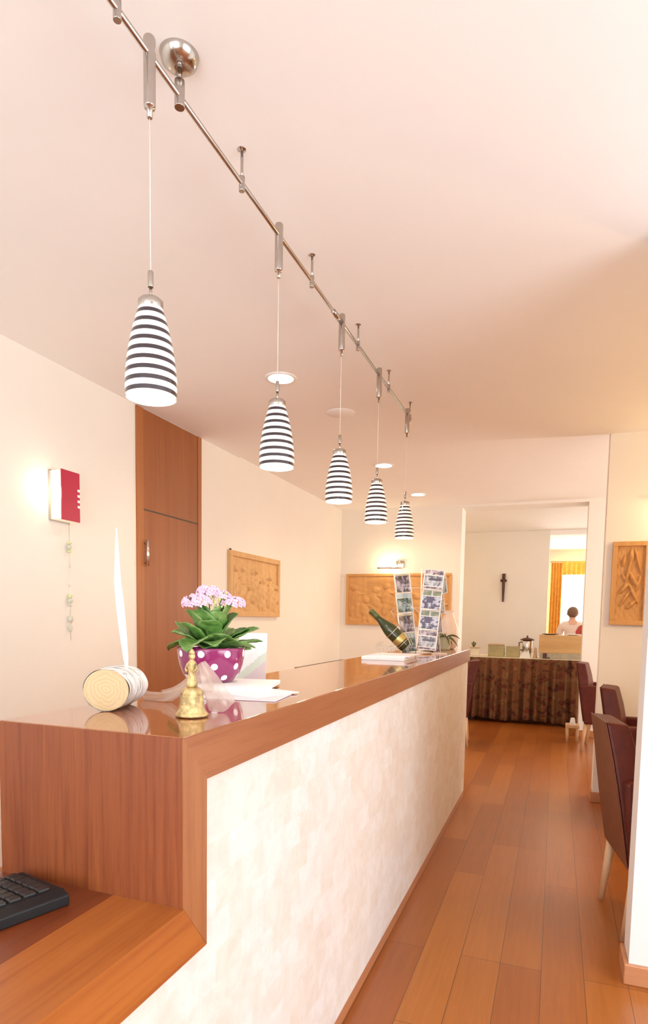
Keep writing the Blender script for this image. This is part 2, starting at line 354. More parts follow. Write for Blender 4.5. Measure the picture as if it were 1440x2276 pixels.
# ------------------------------------------------------------ mesh builder
class MB:
    def __init__(s): s.v = []; s.f = []; s.sm = []
    def add(s, vs, fs, smooth=False):
        o = len(s.v); s.v += [tuple(x) for x in vs]; s.f += [[i + o for i in f] for f in fs]; s.sm += [smooth] * len(fs); return s
    def box(s, x0, x1, y0, y1, z0, z1):
        v = [(x, y, z) for z in (z0, z1) for y in (y0, y1) for x in (x0, x1)]
        return s.add(v, [(0, 2, 3, 1), (4, 5, 7, 6), (0, 1, 5, 4), (2, 6, 7, 3), (0, 4, 6, 2), (1, 3, 7, 5)])
    def prism(s, poly, axis, a, b_):
        def P(p, t):
            return {'x': (t, p[0], p[1]), 'y': (p[0], t, p[1]), 'z': (p[0], p[1], t)}[axis]
        n = len(poly); v = [P(p, a) for p in poly] + [P(p, b_) for p in poly]
        return s.add(v, [tuple(range(n)), tuple(range(2 * n - 1, n - 1, -1))] + [(i, i + n, (i + 1) % n + n, (i + 1) % n) for i in range(n)])
    def lathe(s, prof, seg=32, c=(0, 0, 0), cap=True, sx=1, sy=1):
        v = []; f = []
        for r, z in prof:
            for i in range(seg):
                a = 2 * PI * i / seg; v.append((c[0] + sx * r * math.cos(a), c[1] + sy * r * math.sin(a), c[2] + z))
        for j in range(len(prof) - 1):
            for i in range(seg):
                k = (i + 1) % seg; f.append((j * seg + i, j * seg + k, (j + 1) * seg + k, (j + 1) * seg + i))
        s.add(v, f, True)
        if cap:
            o = len(s.v) - len(v); s.f += [[o + i for i in range(seg)][::-1], [o + (len(prof) - 1) * seg + i for i in range(seg)]]; s.sm += [False, False]
        return s
    def tube(s, pts, r, seg=8, closed=False):
        pts = [Vector(p) for p in pts]; n = len(pts); rs = r if isinstance(r, (list, tuple)) else [r] * n
        v = []; f = []; up = Vector((0, 0, 1)); prevN = None
        for i, p in enumerate(pts):
            t = (pts[(i + 1) % n] - pts[i - 1]) if closed else (pts[min(i + 1, n - 1)] - pts[max(i - 1, 0)])
            t.normalize()
            if prevN is None:
                a = t.cross(up); a = a if a.length > .01 else t.cross(Vector((1, 0, 0)))
            else: a = prevN - t * prevN.dot(t)
            a.normalize(); prevN = a; b_ = t.cross(a)
            for k in range(seg):
                th = 2 * PI * k / seg; v.append(p + (a * math.cos(th) + b_ * math.sin(th)) * rs[i])
        m_ = n if closed else n - 1
        for i in range(m_):
            for k in range(seg):
                q = (k + 1) % seg; f.append((i * seg + k, i * seg + q, ((i + 1) % n) * seg + q, ((i + 1) % n) * seg + k))
        s.add(v, f, True)
        if not closed:
            o = len(s.v) - len(v); s.f += [[o + k for k in range(seg)][::-1], [o + (n - 1) * seg + k for k in range(seg)]]; s.sm += [False, False]
        return s
    def ball(s, c, r, seg=12, rings=8, sc_=(1, 1, 1)):
        prof = [(max(1e-5, r * math.sin(PI * j / rings)), -r * math.cos(PI * j / rings)) for j in range(rings + 1)]
        v = []; f = []
        for rr, z in prof:
            for i in range(seg):
                a = 2 * PI * i / seg; v.append((c[0] + rr * math.cos(a) * sc_[0], c[1] + rr * math.sin(a) * sc_[1], c[2] + z * sc_[2]))
        for j in range(rings):
            for i in range(seg):
                k = (i + 1) % seg; f.append((j * seg + i, j * seg + k, (j + 1) * seg + k, (j + 1) * seg + i))
        return s.add(v, f, True)
    def grid(s, fn, nu, nv, smooth=True, closed_u=False):
        v = [fn(i / nu, j / nv) for j in range(nv + 1) for i in range(nu + 1)]
        f = [(j * (nu + 1) + i, j * (nu + 1) + i + 1, (j + 1) * (nu + 1) + i + 1, (j + 1) * (nu + 1) + i) for j in range(nv) for i in range(nu)]
        return s.add(v, f, smooth)
    def weld(s):
        s.w = True; return s
    def xf(s, mat):
        s.v = [tuple(mat @ Vector(p)) for p in s.v]; return s
    def build(s, name, mat, parent=None, bevel=0, thick=0, sub=0, loc=None, rot=None):
        me = bpy.data.meshes.new(name); me.from_pydata(s.v, [], s.f)
        for p, q in zip(me.polygons, s.sm): p.use_smooth = q
        bm = bmesh.new(); bm.from_mesh(me)
        if getattr(s, 'w', False): bmesh.ops.remove_doubles(bm, verts=bm.verts, dist=.0005)
        bmesh.ops.recalc_face_normals(bm, faces=bm.faces); bm.to_mesh(me); bm.free()
        me.materials.append(mat)
        o = bpy.data.objects.new(name, me); C.objects.link(o)
        if parent: o.parent = parent
        if loc: o.location = loc
        if rot: o.rotation_euler = rot
        if thick:
            md = o.modifiers.new('solid', 'SOLIDIFY'); md.thickness = thick; md.offset = 0
        if bevel:
            md = o.modifiers.new('bevel', 'BEVEL'); md.width = bevel; md.segments = 2; md.limit_method = 'ANGLE'
        if sub:
            md = o.modifiers.new('sub', 'SUBSURF'); md.levels = sub; md.render_levels = sub
        return o
def tag(o, label, cat, group=None, kind=None):
    if label: o['label'] = label
    if cat: o['category'] = cat
    if group: o['group'] = group
    if kind: o['kind'] = kind
    return o
def thing(name, label, cat, loc=(0, 0, 0), rz=0, group=None):
    o = bpy.data.objects.new(name, None); C.objects.link(o); o.location = loc; o.rotation_euler = (0, 0, rz)
    o.empty_display_size = .05
    return tag(o, label, cat, group)
def copy_tree(root, loc, rz=None, label=None):
    r = root.copy(); C.objects.link(r); r.location = loc
    if rz is not None: r.rotation_euler = (0, 0, rz)
    if label: r['label'] = label
    for ch in list(root.children):
        c = ch.copy(); C.objects.link(c); c.parent = r
        for g in list(ch.children):
            d_ = g.copy(); C.objects.link(d_); d_.parent = c
    return r
def struct(name, mb, mat, parent=None, label=None, bevel=0):
    o = mb.build(name, mat, parent, bevel)
    if not parent: tag(o, label, name.split('_')[0] if '_' in name else name, kind='structure')
    return o

# ------------------------------------------------------------ the setting
XL, XR, ZC = -2.611, 2.95, 2.66
YF, YG, YI = 7.58, 4.84, 2.41
struct('floor', MB().box(-2.8, 3.1, -2.2, 13.2, -.08, 0), M['floor'], label='reddish brown plank floor running down the passage beside the counter')
cl = MB()
def cz(X, Y):
    if X < -1.3: return ZC
    t_ = min(1, (X + 1.3) / 1.6); return ZC - .048 * t_ * t_ * (3 - 2 * t_)
cl.grid(lambda a, c: (-2.8 + 5.9 * a, -2.2 + (YG + 2.2) * c, cz(-2.8 + 5.9 * a, 0)), 60, 6)
cl.grid(lambda a, c: (-2.8 + 5.9 * a, YG, cz(-2.8 + 5.9 * a, 0) + (ZC + .012 - cz(-2.8 + 5.9 * a, 0)) * c), 60, 1, False)
cl.box(-2.8, 3.1, YG, 13.2, ZC + .012, ZC + .1)
cl.box(-2.8, 3.1, -2.2, YG, ZC + .02, ZC + .1)
struct('ceiling', cl, M['ceiling'], label='smooth cream plaster ceiling with a low step near the dining nook')
struct('wall_left', MB().box(XL - .15, XL, -2.2, 13.2, 0, 2.75), M['wall'], label='long cream wall behind the counter with the cupboard in it')
fw = MB()
fw.box(XL, -1.10, YF, YF + .30, 0, 2.70); fw.box(.286, XR, YF, YF + .30, 0, 2.70); fw.box(-1.10, .286, YF, YF + .30, 2.640, 2.70)
struct('wall_far', fw, M['wall'], label='cream cross wall with the wide opening to the breakfast room')
struct('wall_nook', MB().box(.30, XR, YG, YG + .16, 0, 2.68), M['wall'], label='short cream wall with a carved relief beyond the dining nook')
struct('wall_pier', MB().box(.30, XR, YI, YI + .15, 0, 2.68), M['pier'], label='bright white wall end standing nearest on the right')
wr = MB()
def wall_x_with_window(mb, x0, x1, y0, y1, wy0, wy1, wz0, wz1):
    mb.box(x0, x1, y0, wy0, 0, 2.7); mb.box(x0, x1, wy1, y1, 0, 2.7)
    mb.box(x0, x1, wy0, wy1, 0, wz0); mb.box(x0, x1, wy0, wy1, wz1, 2.7)
wall_x_with_window(wr, XR, XR + .15, -2.2, 3.6, -.9, 1.6, .35, 2.35)
wall_x_with_window(wr, XR, XR + .15, 3.6, 8.0, 5.2, 7.2, .6, 2.1)
struct('wall_right', wr, M['wall'], label='cream window wall at the far right')
wb = MB(); wb.box(XL, -2.1, -2.2, -2.05, 0, 2.7); wb.box(.9, XR, -2.2, -2.05, 0, 2.7); wb.box(-2.1, .9, -2.2, -2.05, 0, .45); wb.box(-2.1, .9, -2.2, -2.05, 2.45, 2.7)
struct('wall_near', wb, M['wall'], label='cream wall behind the reception with the added unseen window')
wk = MB(); wk.box(XL, -.14, 9.99, 10.2, 0, 2.67); struct('wall_breakfast', wk, M['wall'], label='cream back wall of the breakfast room with the crucifix')
wrb = MB(); wall_x_with_window(wrb, 2.15, 2.3, 7.88, 10.3, 8.2, 9.8, .75, 2.25); wrb.box(2.15, 2.3, 10.3, 13.2, 0, 2.7)
struct('wall_annex', wrb, M['wall'], label='side wall of the breakfast room')
wf = MB(); wf.box(XL, -.02, 12.8, 12.95, 0, 2.7); wf.box(1.9, 2.15, 12.8, 12.95, 0, 2.7); wf.box(-.02, 1.9, 12.8, 12.95, 0, .7); wf.box(-.02, 1.9, 12.8, 12.95, 2.42, 2.7)
struct('wall_garden', wf, M['wall'], label='furthest wall with the curtained window')
struct('trim_beam', MB().box(-.14, 2.15, 10.0, 10.2, 2.60, 2.67), M['ceiling'], label='white ceiling beam before the furthest room')
# skirtings
struct('baseboard_pier', MB().prism([(.284, YI - .016), (XR, YI - .016), (XR, YI), (.30, YI), (.30, YI + .15), (.284, YI + .15)], 'z', 0, .075), M['base'], label='pinkish wood skirting around the nearest wall end', bevel=.004)
struct('baseboard_nook', MB().prism([(.286, YG - .014), (XR, YG - .014), (XR, YG), (.30, YG), (.30, YG + .16), (.286, YG + .16)], 'z', 0, .075), M['base'], label='wood skirting under the carved relief wall', bevel=.004)
struct('baseboard_far', MB().box(.272, XR, YF - .014, YF, 0, .08).box(.272, .286, YF, YF + .3, 0, .08).box(XL, -1.09, YF - .014, YF, 0, .08), M['base'], label='wood skirting along the cross wall', bevel=.004)
struct('baseboard_breakfast', MB().box(XL, -.14, 9.976, 9.99, 0, .08), M['base'], label='wood skirting on the breakfast room wall')
# windows outside the frame (back, nook, breakfast added for light) and the far one
def window(name, label, lo, hi, axis):
    fr_ = MB(); (x0, y0, z0), (x1, y1, z1) = lo, hi; t_ = .06
    if axis == 'x':
        for (a, c_, d_, e_) in ((y0, y1, z0, z0 + t_), (y0, y1, z1 - t_, z1), (y0, y0 + t_, z0 + t_, z1 - t_), (y1 - t_, y1, z0 + t_, z1 - t_), ((y0 + y1) / 2 - .03, (y0 + y1) / 2 + .03, z0 + t_, z1 - t_)):
            fr_.box(x0, x1, a, c_, d_, e_)
        g = MB().box((x0 + x1) / 2 - .004, (x0 + x1) / 2 + .004, y0 + .05, y1 - .05, z0 + .05, z1 - .05)
    else:
        for (a, c_, d_, e_) in ((x0, x1, z0, z0 + t_), (x0, x1, z1 - t_, z1), (x0, x0 + t_, z0 + t_, z1 - t_), (x1 - t_, x1, z0 + t_, z1 - t_), ((x0 + x1) / 2 - .03, (x0 + x1) / 2 + .03, z0 + t_, z1 - t_)):
            fr_.box(a, c_, y0, y1, d_, e_)
        g = MB().box(x0 + .05, x1 - .05, (y0 + y1) / 2 - .004, (y0 + y1) / 2 + .004, z0 + .05, z1 - .05)
    o = fr_.build(name, M['white'], None, .003); tag(o, label, 'window', kind='structure')
    g.build('window_pane', M['glass'], o); return o
window('window_1', 'tall white framed window on the right of the reception', (XR + .05, -.9, .35), (XR + .10, 1.6, 2.35), 'x')
window('added_window_back', 'unseen wide white framed window added behind the reception for its daylight', (-2.1, -2.15, .45), (.9, -2.10, 2.45), 'y')
window('added_window_nook', 'unseen white framed window added to the dining nook for fill light', (XR + .05, 5.2, .6), (XR + .10, 7.2, 2.1), 'x')
window('window_4', 'bright window behind the sheer curtain in the furthest room', (-.02, 12.85, .7), (1.9, 12.90, 2.42), 'y')
window('added_window_breakfast', 'unseen white framed window added to the breakfast room for fill light', (2.2, 8.2, .75), (2.25, 9.8, 2.25), 'x')

# ------------------------------------------------------------ reception counter (one continuous piece of joinery)
XC = -.577; XB = -.99; Y0, Y1 = .883, 4.60; ZT, ZU = 1.095, 1.008
ct = thing('reception_counter', 'long reception counter with polished cherry wood top and pale stone tile front', 'counter', ((XC + XB) / 2, (Y0 + Y1) / 2, 0))
ox, oy = (XC + XB) / 2, (Y0 + Y1) / 2
def cbox(mb, x0, x1, y0, y1, z0, z1): return mb.box(x0 - ox, x1 - ox, y0 - oy, y1 - oy, z0, z1)
cbox(MB(), XB, XC - .003, Y0 + .003, Y1, ZU + .004, ZT).build('counter_top', M['counter_top'], ct, .0015)
MB().prism([(Y0 - oy, ZT - .0015), (Y1 + .002 - oy, ZT - .0015), (Y1 + .002 - oy, ZU), (Y0 + .074 - oy, ZU)], 'x', XC - .003 - ox, XC - ox).build('top_edge', M['counter_front'], ct)
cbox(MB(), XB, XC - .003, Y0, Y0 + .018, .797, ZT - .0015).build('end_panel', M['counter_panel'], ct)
mbu = MB(); mbu.prism([(Y0 - oy, .797), (Y0 - oy, ZT - .0015), (Y0 + .074 - oy, ZU), (Y0 + .074 - oy, .698)], 'x', XC - .003 - ox, XC - ox)
mbu.build('upright_edge', M['counter_upright'], ct)
cbox(MB(), XC - .06, XC - .012, Y0 + .002, Y1 - .01, .05, ZU + .004).build('tile_front', M['tiles'], ct)
cbox(MB(), XB + .02, XC - .06, Y0 + .02, Y1 - .01, 0.0, ZU + .004).build('counter_body', M['white'], ct)
cbox(MB(), XC - .06, XC - .014, Y0 + .002, Y1 - .01, 0, .05).build('plinth', M['base_y'], ct)
cbox(MB(), XB - .018, XB, 2.36, 2.96, ZT - .02, ZT).build('edge_strip', M['dark'], ct)['label'] = 'dark strip on the back edge'
# lower desk
dk = thing('reception_desk', 'lower cherry wood desk adjoining the near end of the counter', 'desk', (-.95, -.3035, 0))
dx, dy = -.95, -.3035
MB().box(-1.40 - dx, XC - .004 - dx, -1.6 - dy, Y0 - dy, .70, .792).build('desk_board', M['desk'], dk, .001)
MB().box(-.725 - dx, XC - .004 - dx, -1.6 - dy, Y0 - dy, .792, .797).build('desk_top', M['desk'], dk)
MB().box(-1.40 - dx, -.725 - dx, -1.6 - dy, Y0 - dy, .792, .797).build('desk_inner', M['desk_dark'], dk)  # inner part of the desk top, darker than the front band
MB().prism([(-1.6 - dy, .698), (-1.6 - dy, .797), (Y0 - dy, .797), (Y0 + .073 - dy, .698)], 'x', XC - .004 - dx, XC - .0002 - dx).build('desk_edge', M['desk'], dk)
MB().box(XC - .06 - dx, XC - .012 - dx, -1.6 - dy, Y0 + .002 - dy, .05, .70).build('tile_front', M['tiles'], dk)
MB().box(XC - .06 - dx, XC - .014 - dx, -1.6 - dy, Y0 - dy, 0, .05).build('plinth', M['base_y'], dk)
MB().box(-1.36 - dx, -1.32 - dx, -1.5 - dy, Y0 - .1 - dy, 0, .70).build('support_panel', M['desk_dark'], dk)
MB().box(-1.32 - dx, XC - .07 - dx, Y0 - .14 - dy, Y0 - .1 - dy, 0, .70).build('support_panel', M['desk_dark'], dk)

# keyboard
kb = thing('keyboard', 'black computer keyboard on the darker inner part of the desk at lower left', 'keyboard', (-.768, .822, .797), math.radians(-107.3 + 0))
# local +x runs along the long side, local -y across
L_, W_ = .43, .165
MB().prism([(0, .0), (0, .020), (-.02, .026), (-W_, .016), (-W_, 0)], 'x', 0, L_).build('keyboard_case', M['black'], kb, .003)
kk = 0
for r0 in range(6):
    for c0 in range(16):
        x = .018 + c0 * .0248; y = -.030 - r0 * .0215
        if x > L_ - .03: continue
        z = .0255 - (r0 * .0015)
        k_ = MB(); k_.prism([(x, y), (x + .021, y), (x + .021, y - .018), (x, y - .018)], 'z', z - .004, z + .0045)
        k_.build('key', M['key'], kb, .0025); kk += 1

# ------------------------------------------------------------ built-in cupboard
cd = thing('built_in_cupboard', 'full-height built-in cherry wood cupboard in the cream wall', 'cupboard', (XL, 3.83, 0))
def cdb(mb, x0, x1, y0, y1, z0, z1): return mb.box(x0, x1, y0 - 3.83, y1 - 3.83, z0, z1)
fm = MB(); cdb(fm, -.05, .012, 3.437, 3.505, 0, 2.655); cdb(fm, -.05, .012, 4.176, 4.224, 0, 2.655)
fm.build('cupboard_frame', M['door_frame'], cd, .001)
cdb(MB(), -.05, .006, 3.507, 4.174, 2.009, 2.655).build('upper_panel', M['door'], cd)
cdb(MB(), -.04, .004, 3.505, 4.176, 1.99, 2.02).build('shadow_gap', M['dark'], cd)
dr = cdb(MB(), -.05, .008, 3.509, 4.172, .08, 1.997).build('door', M['door'], cd, .001)
hd = MB(); hd.tube([(.030, 3.52 - 3.83, 1.63), (.030, 3.52 - 3.83, 1.80)], .011, 10); hd.tube([(.006, 3.52 - 3.83, 1.65), (.030, 3.52 - 3.83, 1.65)], .006, 8); hd.tube([(.006, 3.52 - 3.83, 1.78), (.030, 3.52 - 3.83, 1.78)], .006, 8)
hd.build('handle', M['steel'], dr)['label'] = 'bright steel bar handle'
cdb(MB(), -.05, .004, 3.505, 4.176, 0, .075).build('kick_board', M['door_frame'], cd)

# ------------------------------------------------------------ carved reliefs
def relief(mb, w, h, fig, nu, nv, amp):
    rnd = random.Random(fig)
    bl = []
    if fig == 3:
        base_ = [(.50, .86, .10, .10, 0, 1), (.42, .66, .20, .07, 1.1, 1), (.60, .56, .24, .06, -.5, 1), (.75, .78, .22, .04, -.9, .9), (.30, .44, .20, .045, .35, .9),
                 (.62, .38, .26, .05, -.6, 1), (.35, .30, .22, .04, .5, .8), (.58, .22, .20, .04, .3, .8), (.25, .80, .10, .07, .5, .7), (.80, .50, .14, .05, .9, .8), (.28, .58, .12, .04, -.4, .7)]
        bl = base_
    else:
        k = 9 if fig == 1 else 13
        for i in range(k):
            x = (i + .7) / (k + .4) + rnd.uniform(-.02, .02); hh = rnd.uniform(.45, .80)
            bl.append((x, hh, .035, .07, 0, 1.0)); bl.append((x + rnd.uniform(-.02, .02), hh - .22, .05, .17, rnd.uniform(-.2, .2), .8))
            bl.append((x - .02, hh - .45, .025, .18, rnd.uniform(-.25, .25), .6)); bl.append((x + .03, hh - .45, .022, .18, rnd.uniform(-.25, .25), .6))
            bl.append((x + .05, hh - .14, .07, .02, rnd.uniform(-.8, .8), .7))
    def H(u, v):
        z = 0
        for (x, y, a, c_, th, am) in bl:
            du, dv = u - x, v - y
            if fig == 3: dv *= 1; du *= 1
            p = du * math.cos(th) + dv * math.sin(th); q = -du * math.sin(th) + dv * math.cos(th)
            d_ = (p / a) ** 2 + (q / c_) ** 2
            if d_ < 1: z = max(z, am * math.sqrt(1 - d_))
        z += .10 * math.sin(u * 37 + v * 11) * math.sin(v * 41 - u * 9)
        return z * amp
    return mb.grid(lambda u, v: ((u - .5) * w, -H(u, v), v * h), nu, nv)
def relief_thing(name, label, w, h, border, depth, loc, rz, fig, mat, pins=False, amp=.018):
    t_ = thing(name, label, 'relief', loc, rz)
    fr_ = MB()
    fr_.box(-w / 2, w / 2, -.012, 0, 0, h)
    for (x0, x1, z0, z1) in ((-w / 2, w / 2, 0, border), (-w / 2, w / 2, h - border, h), (-w / 2, -w / 2 + border, border, h - border), (w / 2 - border, w / 2, border, h - border)):
        fr_.box(x0, x1, -depth, -.012, z0, z1)
    fr_.build('relief_frame', mat, t_, .003)
    c_ = MB(); relief(c_, w - 2 * border + .002, h - 2 * border + .002, fig, 110 if fig != 3 else 60, 80 if fig != 3 else 120, amp)
    c_.xf(Matrix.Translation((0, -.013, border - .001))).build('carving', mat, t_)
    if pins:
        MB().ball((-w / 2 + .02, -depth * .5, h + .006), .010).build('hanging_pin', M['dark'], t_)
    return t_
# local -y is the face; on the left wall the face must look to +X -> rz = +90 deg
relief_thing('carved_relief', 'carved pale wood relief in a thin frame on the wall beside the cupboard', 1.0, .555, .045, .032, (XL + .001, 5.15, 1.305), PI / 2, 2, M['carving_pale'], True, .028)
relief_thing('carved_relief', 'wide carved wood relief under the picture lamp on the far wall', 1.33, .640, .03, .028, (-1.862, YF - .001, 1.226), 0, 1, M['carving'], False, .020)
relief_thing('carved_relief', 'narrow upright deeply carved wood relief on the right wall', .24, .578, .032, .035, (.468, YG - .001, 1.288), 0, 3, M['carving'], False, .030)

# picture lamp
pl = thing('picture_lamp', 'small steel picture lamp glowing above the wide relief', 'lamp', (-1.83, YF, 1.97))
MB().box(-.05, .05, -.05, 0, -.03, .05).build('mounting_box', M['nickel'], pl, .004)
MB().tube([(0, -.03, .03), (0, -.12, .05), (0, -.17, .0)], .006, 8).build('arm', M['nickel'], pl)
MB().tube([(-.25, -.17, -.045), (.07, -.17, -.045)], .012, 10).build('lamp_tube', M['steel'], pl)
MB().tube([(0, -.17, 0), (0, -.17, -.04)], .006, 8).build('stem', M['nickel'], pl)
MB().box(-.24, .06, -.165, -.150, -.036, -.028).build('light_strip', M['bulb'], pl)
area('picture_lamp_glow', (-1.95, YF - .13, 1.96), (-1.97, YF + .02, 2.06), .3, .05, .9, (1, .80, .42))
point('picture_lamp_bulb', (-1.97, YF - .09, 1.955), .34, (1, .76, .30), .03)

# ------------------------------------------------------------ wall sconce
sn = thing('wall_sconce', 'crimson fronted box wall light above the bead hanging', 'lamp', (XL, 2.775, 1.812))
MB().box(.012, .085, -.085, .045, 0, .262).build('diffuser', M['lamp_side'], sn, .003)
MB().box(0, .012, -.090, .050, -.004, .266).build('back_plate', M['nickel'], sn)
m, nt, b = newmat('crimson_glass')
t = N(nt, 'ShaderNodeTexCoord'); s = N(nt, 'ShaderNodeSeparateXYZ'); nt.links.new(t.outputs['Object'], s.inputs[0])
md_ = N(nt, 'ShaderNodeMath', operation='MULTIPLY'); md_.inputs[1].default_value = 34; nt.links.new(s.outputs[2], md_.inputs[0])
fr = N(nt, 'ShaderNodeMath', operation='FRACT'); nt.links.new(md_.outputs[0], fr.inputs[0])
q1 = N(nt, 'ShaderNodeMath', operation='GREATER_THAN'); nt.links.new(fr.outputs[0], q1.inputs[0]); q1.inputs[1].default_value = .55
q2 = N(nt, 'ShaderNodeMath', operation='GREATER_THAN'); nt.links.new(s.outputs[1], q2.inputs[0]); q2.inputs[1].default_value = .030
q3 = N(nt, 'ShaderNodeMath', operation='GREATER_THAN'); nt.links.new(s.outputs[2], q3.inputs[0]); q3.inputs[1].default_value = .068
q4 = N(nt, 'ShaderNodeMath', operation='LESS_THAN'); nt.links.new(s.outputs[2], q4.inputs[0]); q4.inputs[1].default_value = .178
p_ = q1.outputs[0]
for q in (q2, q3, q4):
    mm = N(nt, 'ShaderNodeMath', operation='MULTIPLY'); nt.links.new(p_, mm.inputs[0]); nt.links.new(q.outputs[0], mm.inputs[1]); p_ = mm.outputs[0]
nt.links.new(mix(nt, p_, (.42, .025, .055), (.95, .90, .85)), b.inputs['Base Color']); b.inputs['Roughness'].default_value = .15
nt.links.new(mix(nt, p_, (.42, .02, .07), (1, .9, .8)), b.inputs['Emission Color']); b.inputs['Emission Strength'].default_value = .22
MB().box(.085, .092, -.088, .048, -.003, .265).build('front_glass', m, sn, .001)
point('sconce_glow', (XL + .06, 2.63, 1.96), .7, (1, .90, .66), .04)

# bead hanging
bh = thing('bead_hanging', 'pale glass bead string hanging on the wall below the crimson light', 'decoration', (XL + .02, 2.815, 1.10))
MB().tube([(0, 0, 0.05), (0, .002, .35), (0, 0, .70)], .0012, 6).build('thread', M['wire'], bh)
for z, r_b, mt, sz in ((.598, .012, 'bead_green', .7), (.575, .014, 'bead', 1), (.552, .010, 'bead_green', 1), (.470, .004, 'bead', 3), (.36, .004, 'bead', 2), (.300, .012, 'bead_green', 1), (.275, .015, 'bead', 1), (.250, .010, 'bead', .8), (.215, .004, 'bead', 1), (.170, .013, 'bead', 1.6), (.118, .009, 'bead', 2.6)):
    MB().ball((0, 0, z - .0), r_b, 14, 8, (1, 1, sz)).build('bead', M[mt], bh)
MB().tube([(0, 0, .70), (.0, 0, .71)], .004, 8).build('hook', M['nickel'], bh)

# ------------------------------------------------------------ ceiling track lighting
XT, ZTR = -.915, 2.560
def tr_pt(Y): return Y
tk = thing('ceiling_track', 'thin brushed nickel lighting track along the ceiling above the counter', 'lighting track', (XT, 2.3, ZTR))
MB().tube([(0, .55 - 2.3, 0), (0, 3.975 - 2.3, 0)], .0068, 12).build('rail', M['nickel'], tk)
MB().tube([(0, 2.50 - 2.3, 0), (0, 2.60 - 2.3, 0)], .0105, 12).build('joint_sleeve', M['nickel'], tk)
for i, (Y, big) in enumerate(((1.155, 0), (1.385, 1), (1.705, 0), (2.26, 0), (2.84, 0), (3.40, 0), (3.925, 0))):
    y = Y - 2.3; top = ZC - ZTR
    if big:
        c_ = MB().lathe([(.012, top - .036), (.030, top - .033), (.043, top - .022), (.048, top - .006), (.048, top)], 32, (0, y, 0)).build('canopy', M['nickel'], tk)
        MB().tube([(0, y, top - .03), (0, y, .01)], .0065, 12).build('stem', M['nickel'], tk)
        MB().lathe([(.012, -.026), (.0125, -.024), (.0125, .035), (.010, .037)], 20, (0, y, 0)).build('clamp', M['nickel'], tk)
    else:
        MB().lathe([(.004, top - .012), (.008, top - .009), (.019, top - .005), (.019, top)], 24, (0, y, 0)).build('canopy', M['nickel'], tk)
        MB().tube([(0, y, top - .01), (0, y, -.005)], .0042, 10).build('stem', M['nickel'], tk)
        MB().lathe([(.0085, -.022), (.0088, -.02), (.0088, .018), (.006, .02)], 16, (0, y, 0)).build('clamp', M['nickel'], tk)
# pendants
def shade_prof(off=0):
    P = []
    for i in range(25):
        t_ = i / 24; z = t_ * .204
        r = .0595 - .0325 * (max(0, t_ - .12) / .88) ** 1.85 - off
        if t_ < .12: r = .0595 - .0008 * (.12 - t_) / .12 - off
        P.append((max(.002, r), z))
    return P
places = ['nearest of the five pendants', 'second nearest of the five pendants', 'middle one of the five pendants', 'second farthest in the row', 'farthest of the row']
def make_pendant():
    t_ = thing('pendant_lamp', '', 'pendant lamp', (XT, 1.265, 0), group='striped pendant lamps over the counter')
    MB().lathe([(.004, 2.424), (.0065, 2.426), (.0065, 2.446), (.0125, 2.447), (.0135, 2.450), (.0135, 2.592), (.012, 2.595)], 24).build('holder', M['nickel'], t_)
    MB().tube([(0, 0, 2.09), (0, 0, 2.43)], .0010, 8).build('cord', M['cord'], t_)
    MB().lathe([(.0062, 2.058), (.0065, 2.060), (.0065, 2.092), (.005, 2.094)], 16).build('cord_grip', M['nickel'], t_)
    MB().tube([(0, 0, 2.028), (0, 0, 2.06)], .0036, 10).build('stem', M['nickel'], t_)
    MB().lathe([(.006, 2.033), (.024, 2.031), (.0285, 2.026), (.0285, 2.010), (.027, 2.008)], 28).build('cap', M['nickel'], t_)
    o = MB().lathe(shade_prof(), 48, cap=False).build('lamp_shade', M['shade'], t_, loc=(0, 0, 1.809))
    inn = MB().lathe(shade_prof(.0025), 48, cap=False)
    inn.build('shade_lining', M['shade_in'], o)
    MB().ball((0, 0, 1.90), .016).build('bulb', M['bulb'], t_)
    return t_
pen = make_pendant()
PY_ = [1.265, 1.965, 2.61, 3.21, 3.86]
for i, Y in enumerate(PY_):
    if i == 0: pen['label'] = 'striped black and white glass pendant lamp, ' + places[0]
    else: copy_tree(pen, (XT, Y, 0), None, 'striped black and white glass pendant lamp, ' + places[i])
    point('pendant_light', (XT, Y, 1.85), 1.7, (1, .90, .74), .03)

# downlights
dl = thing('ceiling_downlight', 'lit round downlight between the two nearest pendants', 'ceiling light', (-1.530, 3.33, ZC), group='round recessed ceiling lights')
MB().lathe([(.072, -.006), (.090, -.005), (.092, 0)], 36, cap=False).build('ring', M['white'], dl)
MB().lathe([(.001, -.004), (.074, -.005)], 36, cap=False).build('light_disc', M['lamp_on'], dl)
spot('downlight_beam', (-1.53, 3.33, ZC - .02), (-1.53, 3.33, 0), 45, (1, .80, .52), 150, .9, .06)
for loc, lab in (((-1.505, 5.49, ZC + .012), 'lit round downlight over the fourth pendant from the front'), ((-1.48, 6.84, ZC + .012), 'lit round downlight above the farthest pendant, deepest of the lit ones')):
    copy_tree(dl, loc, None, lab); spot('downlight_beam', (loc[0], loc[1], loc[2] - .02), (loc[0], loc[1], 0), 45, (1, .76, .46), 150, .9, .06)
sd = thing('unlit_downlight', 'flat round unlit cream ceiling disc above the middle pendant', 'ceiling fitting', (-1.40, 4.0, ZC))  # a downlight that is switched off
MB().lathe([(.001, -.010), (.070, -.010), (.076, -.006), (.094, -.004), (.096, 0)], 36, cap=False).build('disc', M['ceiling'], sd)
MB().lathe([(.096, -.001), (.100, 0)], 36, cap=False).build('rim', M['white'], sd)

